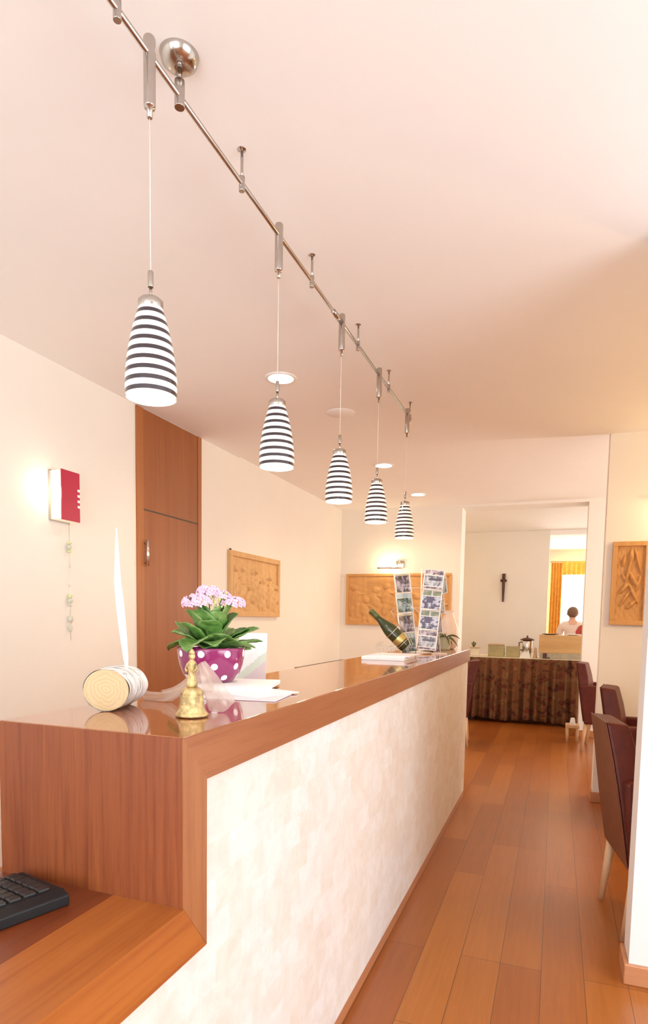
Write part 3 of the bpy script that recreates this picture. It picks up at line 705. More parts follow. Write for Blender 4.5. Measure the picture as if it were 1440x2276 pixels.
# ------------------------------------------------------------ things on the counter
# birch log with feather
lg = thing('birch_log', 'short birch log lying on its side at the near end of the counter', 'log', (-.885, 1.06, ZT + .0), math.radians(19))
Rl = .0465
prof = []
lb = MB(); seg = 40; n_l = 8
vs = []
for j in range(n_l + 1):
    for i in range(seg):
        a = 2 * PI * i / seg; rr = Rl * (1 + .018 * math.sin(3 * a + 1) + .01 * math.sin(7 * a + j))
        vs.append((rr * 1.08 * math.cos(a), j / n_l * .125, Rl * .985 + rr * .96 * math.sin(a)))
fs = [(j * seg + i, j * seg + (i + 1) % seg, (j + 1) * seg + (i + 1) % seg, (j + 1) * seg + i) for j in range(n_l) for i in range(seg)]
lb.add(vs, fs, True)
lb.build('bark', M['bark'], lg)
for yy, nm in ((0.0012, 0), (.1238, 1)):
    e_ = MB(); vs = [(Rl * .975 * 1.07 * math.cos(2 * PI * i / seg), Rl * .95 * math.sin(2 * PI * i / seg), yy) for i in range(seg)]
    e_.add(vs, [tuple(range(seg))])
    e_.xf(Matrix(((1, 0, 0, 0), (0, 0, 1, 0), (0, 1, 0, 0), (0, 0, 0, 1))))
    # ring pattern is centred on the log axis
    e_.build('end_grain', M['endgrain'], lg, loc=(0, 0, Rl * .985))
rb = MB()
for k_, yy in enumerate((.045, .078)):
    rb.tube([(Rl * 1.10 * math.cos(a_), yy + .006 * math.sin(a_ * 2), Rl + Rl * .985 * math.sin(a_)) for a_ in [2 * PI * i / 30 for i in range(30)]], .0014, 6, True)
rb.build('binding_wire', M['wire'], lg)
ft = thing('feather', 'tall slender white feather standing in the birch log', 'feather', (-.866, 1.105, ZT + .088))
fth = MB()
path = []
for i in range(25):
    t_ = i / 24; path.append(Vector((-.020 * min(1, t_ * 1.6) - .004 * t_ + .0, .0, .302 * t_)))
def wid(t_):
    if t_ < .06: return .0035 + t_ * .02
    if t_ < .55: return .0058 + .0042 * math.sin((t_ - .06) / .49 * PI * .6)
    return max(.0006, .0098 * (1 - (t_ - .55) / .45) ** .8)
def ffn(u, v):
    i = min(23, int(v * 24)); fr_ = v * 24 - i; p = path[i].lerp(path[i + 1], fr_)
    w_ = wid(v); return (p.x + (u - .5) * 2 * w_, p.y + .25 * w_ * math.cos((u - .5) * PI), p.z)
fth.grid(ffn, 6, 60)
fth.build('vane', M['feather'], ft, thick=.0015)
MB().tube([p + Vector((0, -.001, 0)) for p in path], [.0016 * (1 - .8 * i / 24) for i in range(25)], 6).build('quill', M['white'], ft)

# bell
bl = thing('brass_bell', 'brass hand bell with a figure handle in front of the dotted flower pot', 'bell', (-.690, 1.085, ZT))
MB().lathe([(.030, .001), (.0335, .002), (.0345, .005), (.031, .009), (.0285, .012), (.0262, .018), (.0245, .028), (.0235, .040), (.0225, .050), (.0195, .057), (.013, .061), (.006, .063)], 40).build('bell_body', M['brass'], bl)
MB().lathe([(.0246, .0262), (.0252, .028), (.0246, .0298)], 40, cap=False).lathe([(.0232, .046), (.024, .048), (.0232, .050)], 40, cap=False).build('moulding', M['brass'], bl)
fig = MB().lathe([(.010, .061), (.0115, .064), (.0105, .072), (.0085, .082), (.0072, .090), (.0092, .099), (.0100, .105), (.0088, .111), (.0045, .116), (.0042, .118)], 20)
fig.ball((0, 0, .1235), .0068, 14, 10, (1, 1, 1.15)); fig.lathe([(.0062, .128), (.0058, .132), (.0030, .137), (.001, .139)], 14)
fig.tube([(.009, 0, .109), (.0125, -.003, .098), (.007, -.008, .092)], .0026, 8); fig.tube([(-.009, 0, .109), (-.0125, -.003, .098), (-.007, -.008, .092)], .0026, 8)
fig.build('figure_handle', M['brass'], bl)
# ribbon
def pmap(y, u, z): return (u, y, z)
rbn = thing('organza_ribbon', 'sheer cream organza ribbon bow spread behind the brass bell', 'ribbon', (-.785, 1.22, ZT))
def strip(name, A, B, wA, wB, sag=.0, seed=1, ripple=.006):
    rnd = random.Random(seed); ph = rnd.uniform(0, 6)
    A, B = Vector(A), Vector(B); d_ = B - A; side = d_.cross(Vector((0, -1, .3))).normalized()
    def fn(u, v):
        w_ = wA + (wB - wA) * v; p = A + d_ * v + side * (u - .5) * w_
        p.y += ripple * math.sin(u * 9 + ph + v * 3); p.z = max(.002, p.z - sag * math.sin(v * PI)); return p
    MB().grid(fn, 14, 18).build(name, M['organza'], rbn, thick=.0004)
strip('ribbon_tail', (.035, 0, .100), (.130, -.065, .004), .014, .070, .0, 1)
strip('ribbon_tail', (.03, 0, .095), (-.085, .03, .012), .010, .036, .015, 2)
strip('ribbon_tail', (.03, .01, .070), (-.15, .03, .006), .010, .036, .02, 3)
strip('ribbon_loop', (.025, .005, .085), (.055, -.01, .03), .03, .05, .0, 4)

# flower pot on papers
px_, py_ = -.930, 1.565
PZ = ZT + .0175
pt = thing('flower_pot', 'purple flower pot with white polka dots holding the pink kalanchoe', 'flower pot', (px_, py_, PZ))
MB().lathe([(.040, 0), (.052, .002), (.062, .012), (.070, .028), (.0765, .050), (.080, .072), (.0815, .092), (.0818, .099), (.0798, .0995), (.077, .090)], 56, cap=False, sx=1.18, sy=1.18).lathe([(.001, .0005), (.049, .0005)], 40, cap=False).build('pot_body', M['pot'], pt)
MB().lathe([(.001, .086), (.091, .086)], 40, cap=False).build('soil', M['soil'], pt)
kl = thing('kalanchoe', 'pink flowering kalanchoe with fleshy green leaves', 'plant', (px_, py_, PZ + .086))
def leaf(az, L, W, el0, el1, z0=.0, tw=0, r0=.01):
    def fn(u, v):
        # arc along v
        n_ = 12; x = r0; z = z0
        steps = max(1, int(v * n_)); 
        for k in range(steps):
            tt = (k + .5) / n_ ; el = el0 + (el1 - el0) * tt; ds = v * L / steps
            x += math.cos(el) * ds; z += math.sin(el) * ds
        wv_ = 1.12 * W * (max(0, math.sin(min(1, v ** 1.35) * PI)) ** .60 + .16 * (1 - v)) if v < .985 else W * .05
        el = el0 + (el1 - el0) * v; s_ = (u - .5) * 2
        cup = .30 * abs(s_) ** 1.6 * wv_
        y = s_ * wv_; x2 = x - math.sin(el) * cup; z2 = z + math.cos(el) * cup + .04 * wv_ * math.sin(v * 20 + s_ * 3)
        y2 = y * math.cos(tw) ; z2 += y * math.sin(tw)
        return (x2 * math.cos(az) - y2 * math.sin(az), x2 * math.sin(az) + y2 * math.cos(az), z2)
    MB().grid(fn, 10, 22).build('leaf', M['leaf'], kl, thick=.0022)
rnd = random.Random(3)
cam_az = math.atan2(-py_, -px_)   # towards the viewer
right = cam_az + PI / 2
specs = [(right, .138, .026, .30, .10), (right + .30, .125, .028, .75, .25), (right - .35, .120, .027, .25, -.15), (right + .1, .105, .022, .05, .10),
         (right + PI, .115, .032, .75, .15), (right + PI - .35, .125, .033, .35, -.55), (right + PI + .4, .11, .030, .9, .5), (right + PI - .1, .120, .022, .45, .95),
         (cam_az + .10, .098, .034, .75, -.5), (cam_az - .55, .125, .038, .80, -.85), (cam_az + .65, .105, .031, .65, -.1), (cam_az - .15, .085, .030, 1.15, .6),
         (cam_az + PI, .10, .030, .6, 0), (cam_az + PI + .6, .11, .030, .8, .3), (cam_az + PI - .6, .11, .03, .8, .3), (right + .2, .11, .030, 1.1, .7),
         (right + PI + .15, .115, .034, 1.15, .85), (cam_az - .8, .11, .034, 1.2, .95), (cam_az + .5, .10, .030, 1.25, .9), (cam_az - .25, .075, .028, .5, -.2),
         (right + PI + .1, .130, .036, 1.35, 1.15), (right, .125, .036, 1.30, 1.05), (cam_az - 1.0, .12, .034, 1.40, 1.2), (cam_az + .9, .115, .034, 1.42, 1.25), (right + .05, .140, .024, .55, .35)]
for i, (az, L, W, e0, e1) in enumerate(specs): leaf(az, L * 1.02, W, e0, e1, rnd.uniform(0, .012) + (.015 if e0 > .9 else 0), rnd.uniform(-.25, .25))
def floret(mb, c, n_, r=.0062):
    n_ = n_.normalized(); a = n_.cross(Vector((0, 0, 1))); a = a if a.length > .05 else Vector((1, 0, 0)); a.normalize(); b_ = n_.cross(a)
    for k in range(4):
        th = PI / 2 * k + .4; d_ = a * math.cos(th) + b_ * math.sin(th); e_ = n_.cross(d_)
        p0 = c; p1 = c + d_ * r * .6 + e_ * r * .48 + n_ * .0015; p2 = c + d_ * r * 1.15 + n_ * .0008; p3 = c + d_ * r * .6 - e_ * r * .48 + n_ * .0015
        mb.add([p0, p1, p2, p3], [(0, 1, 2, 3)], False)
to_cam = Vector((math.cos(cam_az), math.sin(cam_az), .25)); rt = Vector((math.cos(right), math.sin(right), 0))
clusters = [(-.040, .022, .150, .040, 80), (-.008, .0, .180, .034, 60), (.060, .0, .150, .034, 70), (.030, .012, .172, .022, 24)]
for i, (sx, fw_, z, R_, n_) in enumerate(clusters):
    c = rt * sx + Vector((math.cos(cam_az), math.sin(cam_az), 0)) * fw_ + Vector((0, 0, z - .012))
    mb = MB(); mc = MB()
    for k in range(n_):
        ph = rnd.uniform(0, 2 * PI); ct_ = rnd.uniform(-.25, 1)
        st_ = math.sqrt(1 - ct_ * ct_); d_ = Vector((math.cos(ph) * st_, math.sin(ph) * st_, ct_ * .75))
        q = c + Vector((d_.x * R_, d_.y * R_, d_.z * R_ * .75)); floret(mb, q, d_ + to_cam * .5, rnd.uniform(.0068, .0088)); mc.ball(q + (d_ + to_cam * .5).normalized() * .0015, .0012, 6, 4)
    cl_ = mb.build('flower_cluster', M['petal'], kl, thick=.0006); mc.build('flower_centres', M['petal_c'], cl_)
    MB().tube([(0, 0, 0), tuple(Vector((c.x * .5, c.y * .5, c.z * .6))), tuple(c)], [.0028, .002, .0015], 8).build('stem', M['stem'], kl)
mb = MB()
for k in range(40):
    c = rt * rnd.uniform(-.01, .045) + Vector((math.cos(cam_az), math.sin(cam_az), 0)) * rnd.uniform(0, .03) + Vector((0, 0, rnd.uniform(.125, .17)))
    mb.ball(c, rnd.uniform(.0018, .0032), 8, 6, (1, 1, 1.5))
mb.build('bud_cluster', M['bud'], kl)

# papers under the pot
def sheet(name, label, cat, cx, cy, w_, d_, z0, th, rz, mat, group=None):
    o = MB().box(-w_ / 2, w_ / 2, -d_ / 2, d_ / 2, 0, th).build(name, mat, None, .0006, loc=(cx, cy, z0), rot=(0, 0, rz)); return tag(o, label, cat, group)
sheet('leaflet_stack', 'thick white stack of leaflets directly under the purple flower pot', 'papers', -.845, 1.575, .20, .22, ZT + .0055, .012, math.radians(14), M['paper'])
sheet('leaflet', 'loose white leaflet sticking out below the leaflet stack toward the passage', 'papers', -.765, 1.50, .20, .16, ZT + .003, .0025, math.radians(-20), M['paper'])
sheet('leaflet', 'pale lilac leaflet lying lowest at the counter edge', 'papers', -.745, 1.42, .21, .15, ZT + .0004, .0026, math.radians(8), M['lilac_paper'])
# standing leaflet
sl = MB().prism([(0, 0), (.005, .0), (.030, .152), (.025, .152)], 'x', -.055, .055)
o = sl.build('standing_leaflet', M['leaflet'], None, .0005, loc=(-.940, 1.82, ZT + .0004), rot=(0, 0, math.radians(14)))
tag(o, 'white leaflet with a pinkish lower corner standing upright behind the purple flower pot', 'leaflet')

# tilted bottle in wire holder
bt = thing('champagne_bottle', 'dark green sparkling wine bottle tilted in the wire stand', 'bottle', (-.825, 3.62, ZT + .045))
Lb = .30
B_ = Matrix.Rotation(math.radians(14), 4, 'Z') @ Matrix.Rotation(math.radians(-46), 4, 'Y')
body = MB().lathe([(.001, .004), (.030, 0), (.040, .004), (.042, .012), (.042, .130), (.040, .150), (.032, .180), (.022, .212), (.0165, .240), (.0155, .262)], 40)
body.xf(B_).build('bottle_body', M['bottle'], bt)
MB().lathe([(.0425, .040), (.0427, .041), (.0427, .078), (.0425, .079)], 40, cap=False).xf(B_).build('gold_label', M['gold'], bt)
MB().lathe([(.018, .236), (.0178, .262), (.0175, .288), (.0195, .291), (.0195, .302), (.010, .306)], 28).xf(B_).build('foil_neck', M['leafpot_dark'], bt)
wh = thing('wire_bottle_stand', 'curly silver wire stand cradling the tilted bottle', 'bottle stand', (-.825, 3.62, ZT))
w1 = MB()
pts = []
for i in range(40):
    a = i / 39 * 2 * PI; pts.append((B_ @ Vector((.046 * math.cos(a), .046 * math.sin(a), .03))) + Vector((0, 0, .045)))
w1.tube(pts, .0022, 6, True)
pts = [(B_ @ Vector((.047 * math.cos(a), .047 * math.sin(a), .12))) + Vector((0, 0, .045)) for a in [i / 30 * 2 * PI for i in range(30)]]
w1.tube(pts, .0022, 6, True); w1.build('cradle_rings', M['wire'], wh)
def scroll(cx, cz, R_, turns, d_=1, y=0):
    return [(cx + d_ * R_ * (1 - .8 * t_) * math.cos(turns * 2 * PI * t_ + PI / 2), y, cz + R_ * (1 - .8 * t_) * math.sin(turns * 2 * PI * t_ + PI / 2)) for t_ in [i / 48 for i in range(49)]]
w2 = MB()
for y in (-.03, .03):
    w2.tube(scroll(-.150, .035, .033, 1.6, 1, y), .002, 6); w2.tube(scroll(-.085, .035, .033, 1.6, -1, y), .002, 6)
    w2.tube([(-.15, y, .002), (0, y, .002), (.05, y, .002)], .002, 6); w2.tube([(.0, y, .002), (.03, y, .06), (.0, y, .12)], .002, 6)
w2.build('scrolls', M['wire'], wh)
w3 = MB().tube([(-.02, 0, .12), (-.10, 0, .255), (-.02, 0, .31), (.07, 0, .25), (.085, 0, .1), (.05, 0, .0025)], .002, 6); w3.build('arch', M['wire'], wh)

# brochure tray
bro = thing('brochure_pile', 'low pile of white and lilac brochures before the wire bottle stand', 'papers', (-.795, 3.10, ZT))
MB().box(-.12, .10, -.10, .16, 0, .018).build('white_brochures', M['paper'], bro, .002)
MB().box(-.10, .12, -.07, .19, .018, .024).build('lilac_brochure', M['lilac_paper'], bro, .001)
# card holder bits
sheet('folded_card', 'small folded cream card lying at the foot of the postcard rack', 'papers', -.66, 3.78, .09, .07, ZT + .0004, .006, .3, M['pinkglass'])

# postcard rack
rk = thing('postcard_rack', 'white wire spinner rack of picture postcards on the counter', 'card rack', (-.805, 3.90, ZT))
MB().lathe([(.075, 0), (.075, .004), (.01, .008), (.006, .03)], 28).build('rack_base', M['whitewire'], rk)
MB().tube([(0, 0, .02), (0, 0, .53)], .004, 8).build('rack_pole', M['whitewire'], rk)
fw3 = MB()
cards = []
cols = [(-.078, -.035, math.radians(48), -.060, .50), (.060, -.045, math.radians(8), .040, .52), (.100, .07, math.radians(120), .04, .50)]
for ci, (cx, cy, rz, lean, top) in enumerate(cols):
    R = Matrix.Rotation(rz, 4, 'Z')
    for j in range(4):
        z = top - .065 - j * .125
        xx = cx + lean * (z / .5) - lean * .3
        kind = (['peak', 'lake', 'peak', 'lake'], ['house', 'quad', 'quad', 'house'], ['lake', 'house', 'peak', 'quad'], ['quad', 'lake', 'house', 'peak'])[ci][j]
        if z < .06: continue
        cards.append((xx, cy, z, rz, kind, ci, j))
        fw3.tube([tuple(Matrix.Translation((xx, cy, z)) @ R @ Vector(p)) for p in ((-.055, .006, -.05), (-.055, -.010, -.062), (.055, -.010, -.062), (.055, .006, -.05))], .0016, 6)
        fw3.tube([(xx * .9, cy * .9, z - .03), (0, 0, z - .03)], .0016, 6)
    for sx in (-.04, .04):
        a = Matrix.Translation((cx + lean * .7, cy, top)) @ R @ Vector((sx, .008, 0)); b2 = Matrix.Translation((cx - lean * .2, cy, .06)) @ R @ Vector((sx, .008, 0))
        fw3.tube([tuple(a), tuple(b2)], .0016, 6)
fw3.build('wire_pockets', M['whitewire'], rk)
colname = ['left side', 'front', 'right side', 'back']; rown = ['topmost', 'second down', 'third down', 'lowest']
pic = {'peak': 'grey mountain view', 'lake': 'dark blue lake view', 'house': 'pale building view', 'quad': 'peaks and green insets view'}
for (xx, cy, z, rz, kind, ci, j) in cards:
    o = MB().box(-.062, .062, -.0012, .0012, -.0625, .0625).build('postcard', M['card_' + kind], None, loc=(-.805 + xx, 3.90 + cy, ZT + z), rot=(math.radians(-6), math.radians((-6, 5, 3)[ci]), rz))
    tag(o, 'postcard with %s, %s on the %s of the wire rack' % (pic[kind], rown[j], colname[ci]), 'postcard', 'postcards in the wire rack')

# small plant and vase behind rack
pv = thing('plant_pot', 'small pale green pot with a drooping plant at the far end of the counter', 'plant', (-.715, 4.33, ZT))
MB().lathe([(.028, 0), (.034, .01), (.040, .085), (.043, .09), (.040, .088)], 28).build('pot', M['pale_green'], pv)
lf = MB(); rnd = random.Random(5)
for k in range(13):
    az = k * 2.4; L = rnd.uniform(.07, .12); el = rnd.uniform(.3, 1.2)
    p = [Vector((.0, 0, .085)) + Vector((math.cos(az) * L * t_, math.sin(az) * L * t_, math.sin(el) * L * t_ - L * t_ * t_ * .9)) for t_ in (0, .25, .5, .75, 1)]
    lf.tube(p, [.004, .006, .007, .005, .001], 5)
lf.build('foliage', M['leafpot_dark'], pv)
vs_ = thing('ceramic_vase', 'tall blush white vase standing behind the postcard rack', 'vase', (-.725, 4.50, ZT))
MB().lathe([(.04, 0), (.055, .01), (.075, .08), (.072, .14), (.045, .21), (.03, .25), (.036, .275), (.03, .27)], 36).build('vase_body', M['pinkglass'], vs_)
tr_ = thing('card_tray', 'small dark brown tray at the far end of the counter top', 'tray', (-.775, 4.12, ZT))
MB().box(-.035, .035, -.08, .08, 0, .01).build('tray_bottom', M['brown'], tr_, .003)
MB().box(-.035, .035, -.08, -.07, .01, .022).box(-.035, .035, .07, .08, .01, .022).build('tray_rim', M['brown'], tr_)

# ------------------------------------------------------------ tub chairs
def make_chair(label, loc, rz):
    # local: faces +x, outer back towards -x, width along y
    t_ = thing('dining_armchair', label, 'chair', loc, rz, 'burgundy leather dining armchairs')
    W2 = .20
    bp = [(-.10, .90), (-.005, .915), (.055, .60), (.075, .30), (0.0, .30)]
    def taper(mb):
        def tw(z): return 1 - .30 * max(0, min(1, (z - .52) / .38)) ** 1.5
        mb.v = [(x, y * tw(z), z) for x, y, z in mb.v]; return mb
    b_ = MB()
    pr_o = [(.005, .30), (-.0138, .41), (-.031, .52), (-.050, .64), (-.070, .76), (-.095, .893)]
    pr_i = [(.085, .30), (.085, .41), (.070, .52), (.050, .64), (.028, .76), (-.006, .885)]
    b_.grid(lambda u, v: (lambda t_: (pr_o[t_][0], (u - .5) * 2 * W2, pr_o[t_][1]))(round(v * 5)), 6, 5, False)
    b_.grid(lambda u, v: (lambda t_: (pr_i[t_][0], (u - .5) * 2 * W2, pr_i[t_][1]))(round(v * 5)), 6, 5, False)
    b_.grid(lambda u, v: (.005 + .08 * v, (u - .5) * 2 * W2, .30), 6, 2, False)
    for q_ in (-1, 1): b_.grid(lambda u, v: (lambda t_: (pr_o[t_][0] + (pr_i[t_][0] - pr_o[t_][0]) * u, q_ * W2, pr_o[t_][1] + (pr_i[t_][1] - pr_o[t_][1]) * u))(round(v * 5)), 2, 5, False)
    b_.grid(lambda u, v: (-.095 + .089 * v, (u - .5) * 2 * W2, .893 - .008 * v), 6, 2, False)
    taper(b_).weld()
    b_.build('backrest', M['leather'], t_, .012)
    ob_ = MB().grid(lambda u, v: (lambda t_: (pr_o[t_][0] - .002, (u - .5) * 2 * (W2 - .002), pr_o[t_][1]))(round(v * 5)), 6, 5, False)
    taper(ob_).build('outer_back', M['leather_back'], t_, 0, .003)
    for s_ in (-1, 1):
        y0, y1 = (W2 - .004, W2 + .055) if s_ > 0 else (-W2 - .055, -W2 + .004)
        MB().prism([(-.035, .67), (.46, .68), (.47, .64), (.44, .30), (.02, .28), (-.02, .50)], 'y', y0, y1).build('armrest', M['leather'], t_, .014)
    MB().box(.06, .47, -W2 + .004, W2 - .004, .30, .46).build('seat', M['leather'], t_, .02)
    for (x, y) in ((.035, -W2), (.035, W2), (.42, -W2), (.42, W2)):
        lean = -.035 if x < .2 else .01
        MB().tube([(x + lean, y, 0), (x, y, .31)], [.013, .022], 10).build('leg', M['light_wood'], t_)
    return t_
ch = make_chair('burgundy leather armchair nearest on the right, against the bright wall end', (.285, 2.93, 0), math.radians(8.5))
copy_tree(ch, (.395, 4.40, 0), math.radians(-9), 'burgundy leather armchair half hidden below the upright carved relief')
copy_tree(ch, (.325, 6.95, 0), math.radians(-9), 'burgundy leather armchair in front of the breakfast room opening, right of the passage')
copy_tree(ch, (-.83, 6.65, 0), math.radians(186), 'burgundy leather armchair just beyond the far end of the counter')
def table(name, label, loc, sx, sy):
    t_ = thing(name, label, 'table', loc)
    MB().box(-sx / 2, sx / 2, -sy / 2, sy / 2, .72, .75).build('table_top', M['light_wood'], t_, .004)
    for a in (-1, 1):
        for c_ in (-1, 1): MB().box(a * (sx / 2 - .06) - .025, a * (sx / 2 - .06) + .025, c_ * (sy / 2 - .06) - .025, c_ * (sy / 2 - .06) + .025, 0, .72).build('leg', M['light_wood'], t_)

# stool with white cup
stl = thing('low_stool', 'low pale wooden stool by the right end of the buffet skirt', 'stool', (.195, 7.28, 0))
MB().box(-.05, .09, -.10, .10, .155, .185).build('stool_seat', M['light_wood'], stl, .004)
for (x, y) in ((-.03, -.08), (.07, -.08), (-.03, .08), (.07, .08)): MB().tube([(x, y, 0), (x, y, .158)], [.012, .018], 8).build('leg', M['light_wood'], stl)
lc = MB().lathe([(.030, 0), (.032, .003), (.020, .075), (.018, .076)], 24).build('white_cup', M['white'], None, loc=(.215, 7.25, .1855))
tag(lc, 'small white upturned cup on the low stool', 'cup')

# ------------------------------------------------------------ buffet
bf = thing('buffet_table', 'long buffet table in the breakfast room behind a flowered skirt', 'table', (-.40, 8.55, 0))
MB().box(-.70, .745, -.27, .40, .80, .835).build('table_top', M['cream'], bf, .004)
for (x, y) in ((-.6, -.15), (.6, -.15), (-.6, .3), (.6, .3)): MB().box(x - .03, x + .03, y - .03, y + .03, 0, .80).build('leg', M['brown'], bf)
sk = MB()
def skfn(u, v):
    x = -.70 + 1.445 * u; z = .832 - .785 * v
    y = -.31 - .040 * (.35 + .65 * v) * (math.sin(u * 74 + 1.3 * math.sin(u * 9)) + .6 * math.sin(u * 131 + 2)) - .03 * v
    return (x, y, z + .012 * math.sin(u * 13) * v)
sk.grid(skfn, 300, 16)
for x_ in (-.70, .745): sk.grid(lambda u, v: (x_ + .012 * math.sin(u * 40), -.33 + .75 * u, .832 - .80 * v), 40, 3)
sk.grid(lambda u, v: (-.70 + 1.445 * u, .42 + .015 * math.sin(u * 70), .832 - .80 * v), 160, 3)  # unseen back panel, added to block light reaching the floor under the table
so = sk.build('table_skirt', M['tapestry'], None, thick=.004, loc=(-.40, 8.55, 0))
tag(so, 'pleated dark floral fabric skirt hanging round the buffet table', 'cloth')
BZ = .8355
def bx_thing(name, label, cat, cx, cy, w_, d_, h, mat, lid=None):
    t_ = thing(name, label, cat, (cx, cy, BZ))
    MB().box(-w_ / 2, w_ / 2, -d_ / 2, d_ / 2, 0, h).build('box_body', M[mat], t_, .004)
    if lid: MB().box(-w_ / 2 - .004, w_ / 2 + .004, -d_ / 2 - .004, d_ / 2 + .004, h, h + .014).build('box_lid', M[lid], t_, .002)
    return t_
bx_thing('cereal_box', 'cream box at the left end of the buffet table', 'box', -1.0, 8.5, .11, .12, .10, 'cream', 'tan_shade')
bx_thing('storage_box', 'olive green food box on the buffet, left one of the pair', 'box', -.725, 8.5, .205, .14, .15, 'olive_tray', 'tan_shade')
bx_thing('storage_box', 'olive green food box on the buffet, next to the steel urn', 'box', -.515, 8.5, .17, .14, .14, 'olive_tray', None)
ur = thing('coffee_urn', 'steel coffee urn with dark lid on the buffet', 'urn', (-.345, 8.56, BZ))
MB().lathe([(.05, 0), (.062, .01), (.062, .21), (.055, .225)], 32).build('urn_body', M['steel'], ur)
MB().lathe([(.088, .222), (.090, .232), (.05, .250), (.012, .258), (.010, .28), (.004, .285)], 32).build('urn_lid', M['brown'], ur)
MB().tube([(-.06, 0, .20), (-.10, 0, .19), (-.10, 0, .10), (-.06, 0, .09)], .008, 8).build('urn_handle', M['brown'], ur)
nk = thing('napkin_holder', 'white folded napkins standing before the steel urn', 'napkins', (-.37, 8.38, BZ))
for k in range(4): MB().prism([(-.05 + .02 * k, 0), (-.01 + .02 * k, .09 + .02 * (k % 2)), (.02 + .02 * k, 0)], 'y', -.02 + .008 * k, -.016 + .008 * k).build('napkin', M['white'], nk)
mg = thing('wooden_mill', 'brown wooden pepper mill left of the bread display', 'mill', (-.235, 8.42, BZ))
MB().lathe([(.028, 0), (.03, .01), (.018, .05), (.024, .08), (.015, .10), (.022, .12), (.004, .14)], 20).build('mill_body', M['tan_shade'], mg)
bd = thing('bread_display', 'pale wooden bread display with sloping front on the buffet', 'display', (.075, 8.55, BZ))
MB().prism([(-.12, .07), (-.08, .30), (.16, .30), (.16, .07)], 'x', -.27, .27).build('display_case', M['board_wood'], bd, .004)
MB().box(-.26, .265, -.19, .14, 0.0, .07).build('display_shelf', M['greystone'], bd, .003)
MB().box(-.215, -.17, -.21, -.19, 0.0, .07).box(-.17, -.13, -.21, -.19, 0, .014).build('tongs', M['brown'], bd)
for (x, mt, lab) in ((-.14, 'brown', 'flat dark brown plate on top of the bread display'), (.13, 'white', 'flat white plate on top of the bread display')):
    o = MB().lathe([(.05, 0), (.10, .008), (.104, .014), (.098, .012)], 32, cap=True).build('plate', M[mt], None, loc=(.075 + x, 8.58, BZ + .3005)); tag(o, lab, 'plate')
fl = thing('flower_jug', 'small jug of dried flowers at the left wall corner of the buffet', 'vase', (-1.045, 8.68, BZ))
MB().lathe([(.03, 0), (.04, .03), (.03, .08), (.035, .10)], 20).build('jug', M['tan_shade'], fl)
f_ = MB()
for k in range(10): f_.tube([(0, 0, .09), (.03 * math.cos(k), .03 * math.sin(k), .16 + .01 * (k % 3))], [.002, .005], 5)
f_.build('dried_stems', M['leafpot_dark'], fl)

# crucifix
cx_ = thing('crucifix', 'slender dark wooden crucifix on the breakfast room wall', 'crucifix', (-.785, 9.985, 1.60))
MB().prism([(-.012, 0), (.012, 0), (.022, .25), (.026, .43), (-.026, .43), (-.022, .25)], 'y', -.022, 0).build('upright', M['brown'], cx_, .003)
MB().box(-.046, .046, -.022, 0, .305, .335).build('crossbar', M['brown'], cx_, .003)
fg = MB(); fg.ball((0, -.035, .375), .018, 12, 8); fg.tube([(0, -.034, .355), (.004, -.04, .30), (-.004, -.036, .23), (.003, -.036, .12)], [.014, .020, .016, .007], 10)
fg.tube([(-.042, -.028, .335), (0, -.034, .345), (.042, -.028, .335)], .006, 8); fg.build('figure', M['brown'], cx_)

# ------------------------------------------------------------ far curtains and person
def pleat(name, label, x0, x1, y, z0, z1, n_, amp, mat, cat='curtain', kindmat=None):
    o = MB().grid(lambda u, v: (x0 + (x1 - x0) * u, y + amp * math.sin(u * n_ * 2 * PI) * (.6 + .4 * v), z1 + (z1 - z0) * -v), int(n_ * 10), 6).build(name, M[mat], None, thick=.004 if mat != 'sheer' else .0)
    return tag(o, label, cat)
pleat('curtain', 'orange yellow curtain hanging left of the furthest window', -.13, .07, 12.62, .05, 2.42, 4, .022, 'orange_cloth')
pleat('valance', 'yellow gathered valance across the top of the furthest window', .07, 1.9, 12.58, 2.19, 2.43, 22, .02, 'yellow_cloth')
pleat('sheer_curtain', 'white sheer curtain glowing in the furthest window', .05, 1.9, 12.72, .10, 2.40, 26, .015, 'sheer')
cr = MB().tube([(-.15, 12.66, 2.44), (1.95, 12.66, 2.44)], .012, 8).build('curtain_rail', M['light_wood'], None); tag(cr, 'pale curtain rail above the yellow valance', 'curtain rail')

def skin_body(name, joints, edges, mat, parent, sub=2):
    me = bpy.data.meshes.new(name); me.from_pydata([j[0] for j in joints], edges, [])
    o = bpy.data.objects.new(name, me); C.objects.link(o); o.parent = parent
    md = o.modifiers.new('skin', 'SKIN'); md.use_smooth_shade = True
    for i, j in enumerate(joints):
        sv = me.skin_vertices[0].data[i]; sv.radius = j[1] if isinstance(j[1], tuple) else (j[1], j[1]); sv.use_root = (i == 0)
    s_ = o.modifiers.new('sub', 'SUBSURF'); s_.levels = sub; s_.render_levels = sub
    me.materials.append(mat); return o
pr = thing('person', 'person with short brown hair and white shirt standing with back turned before the bright window', 'person', (.262, 11.6, 0))
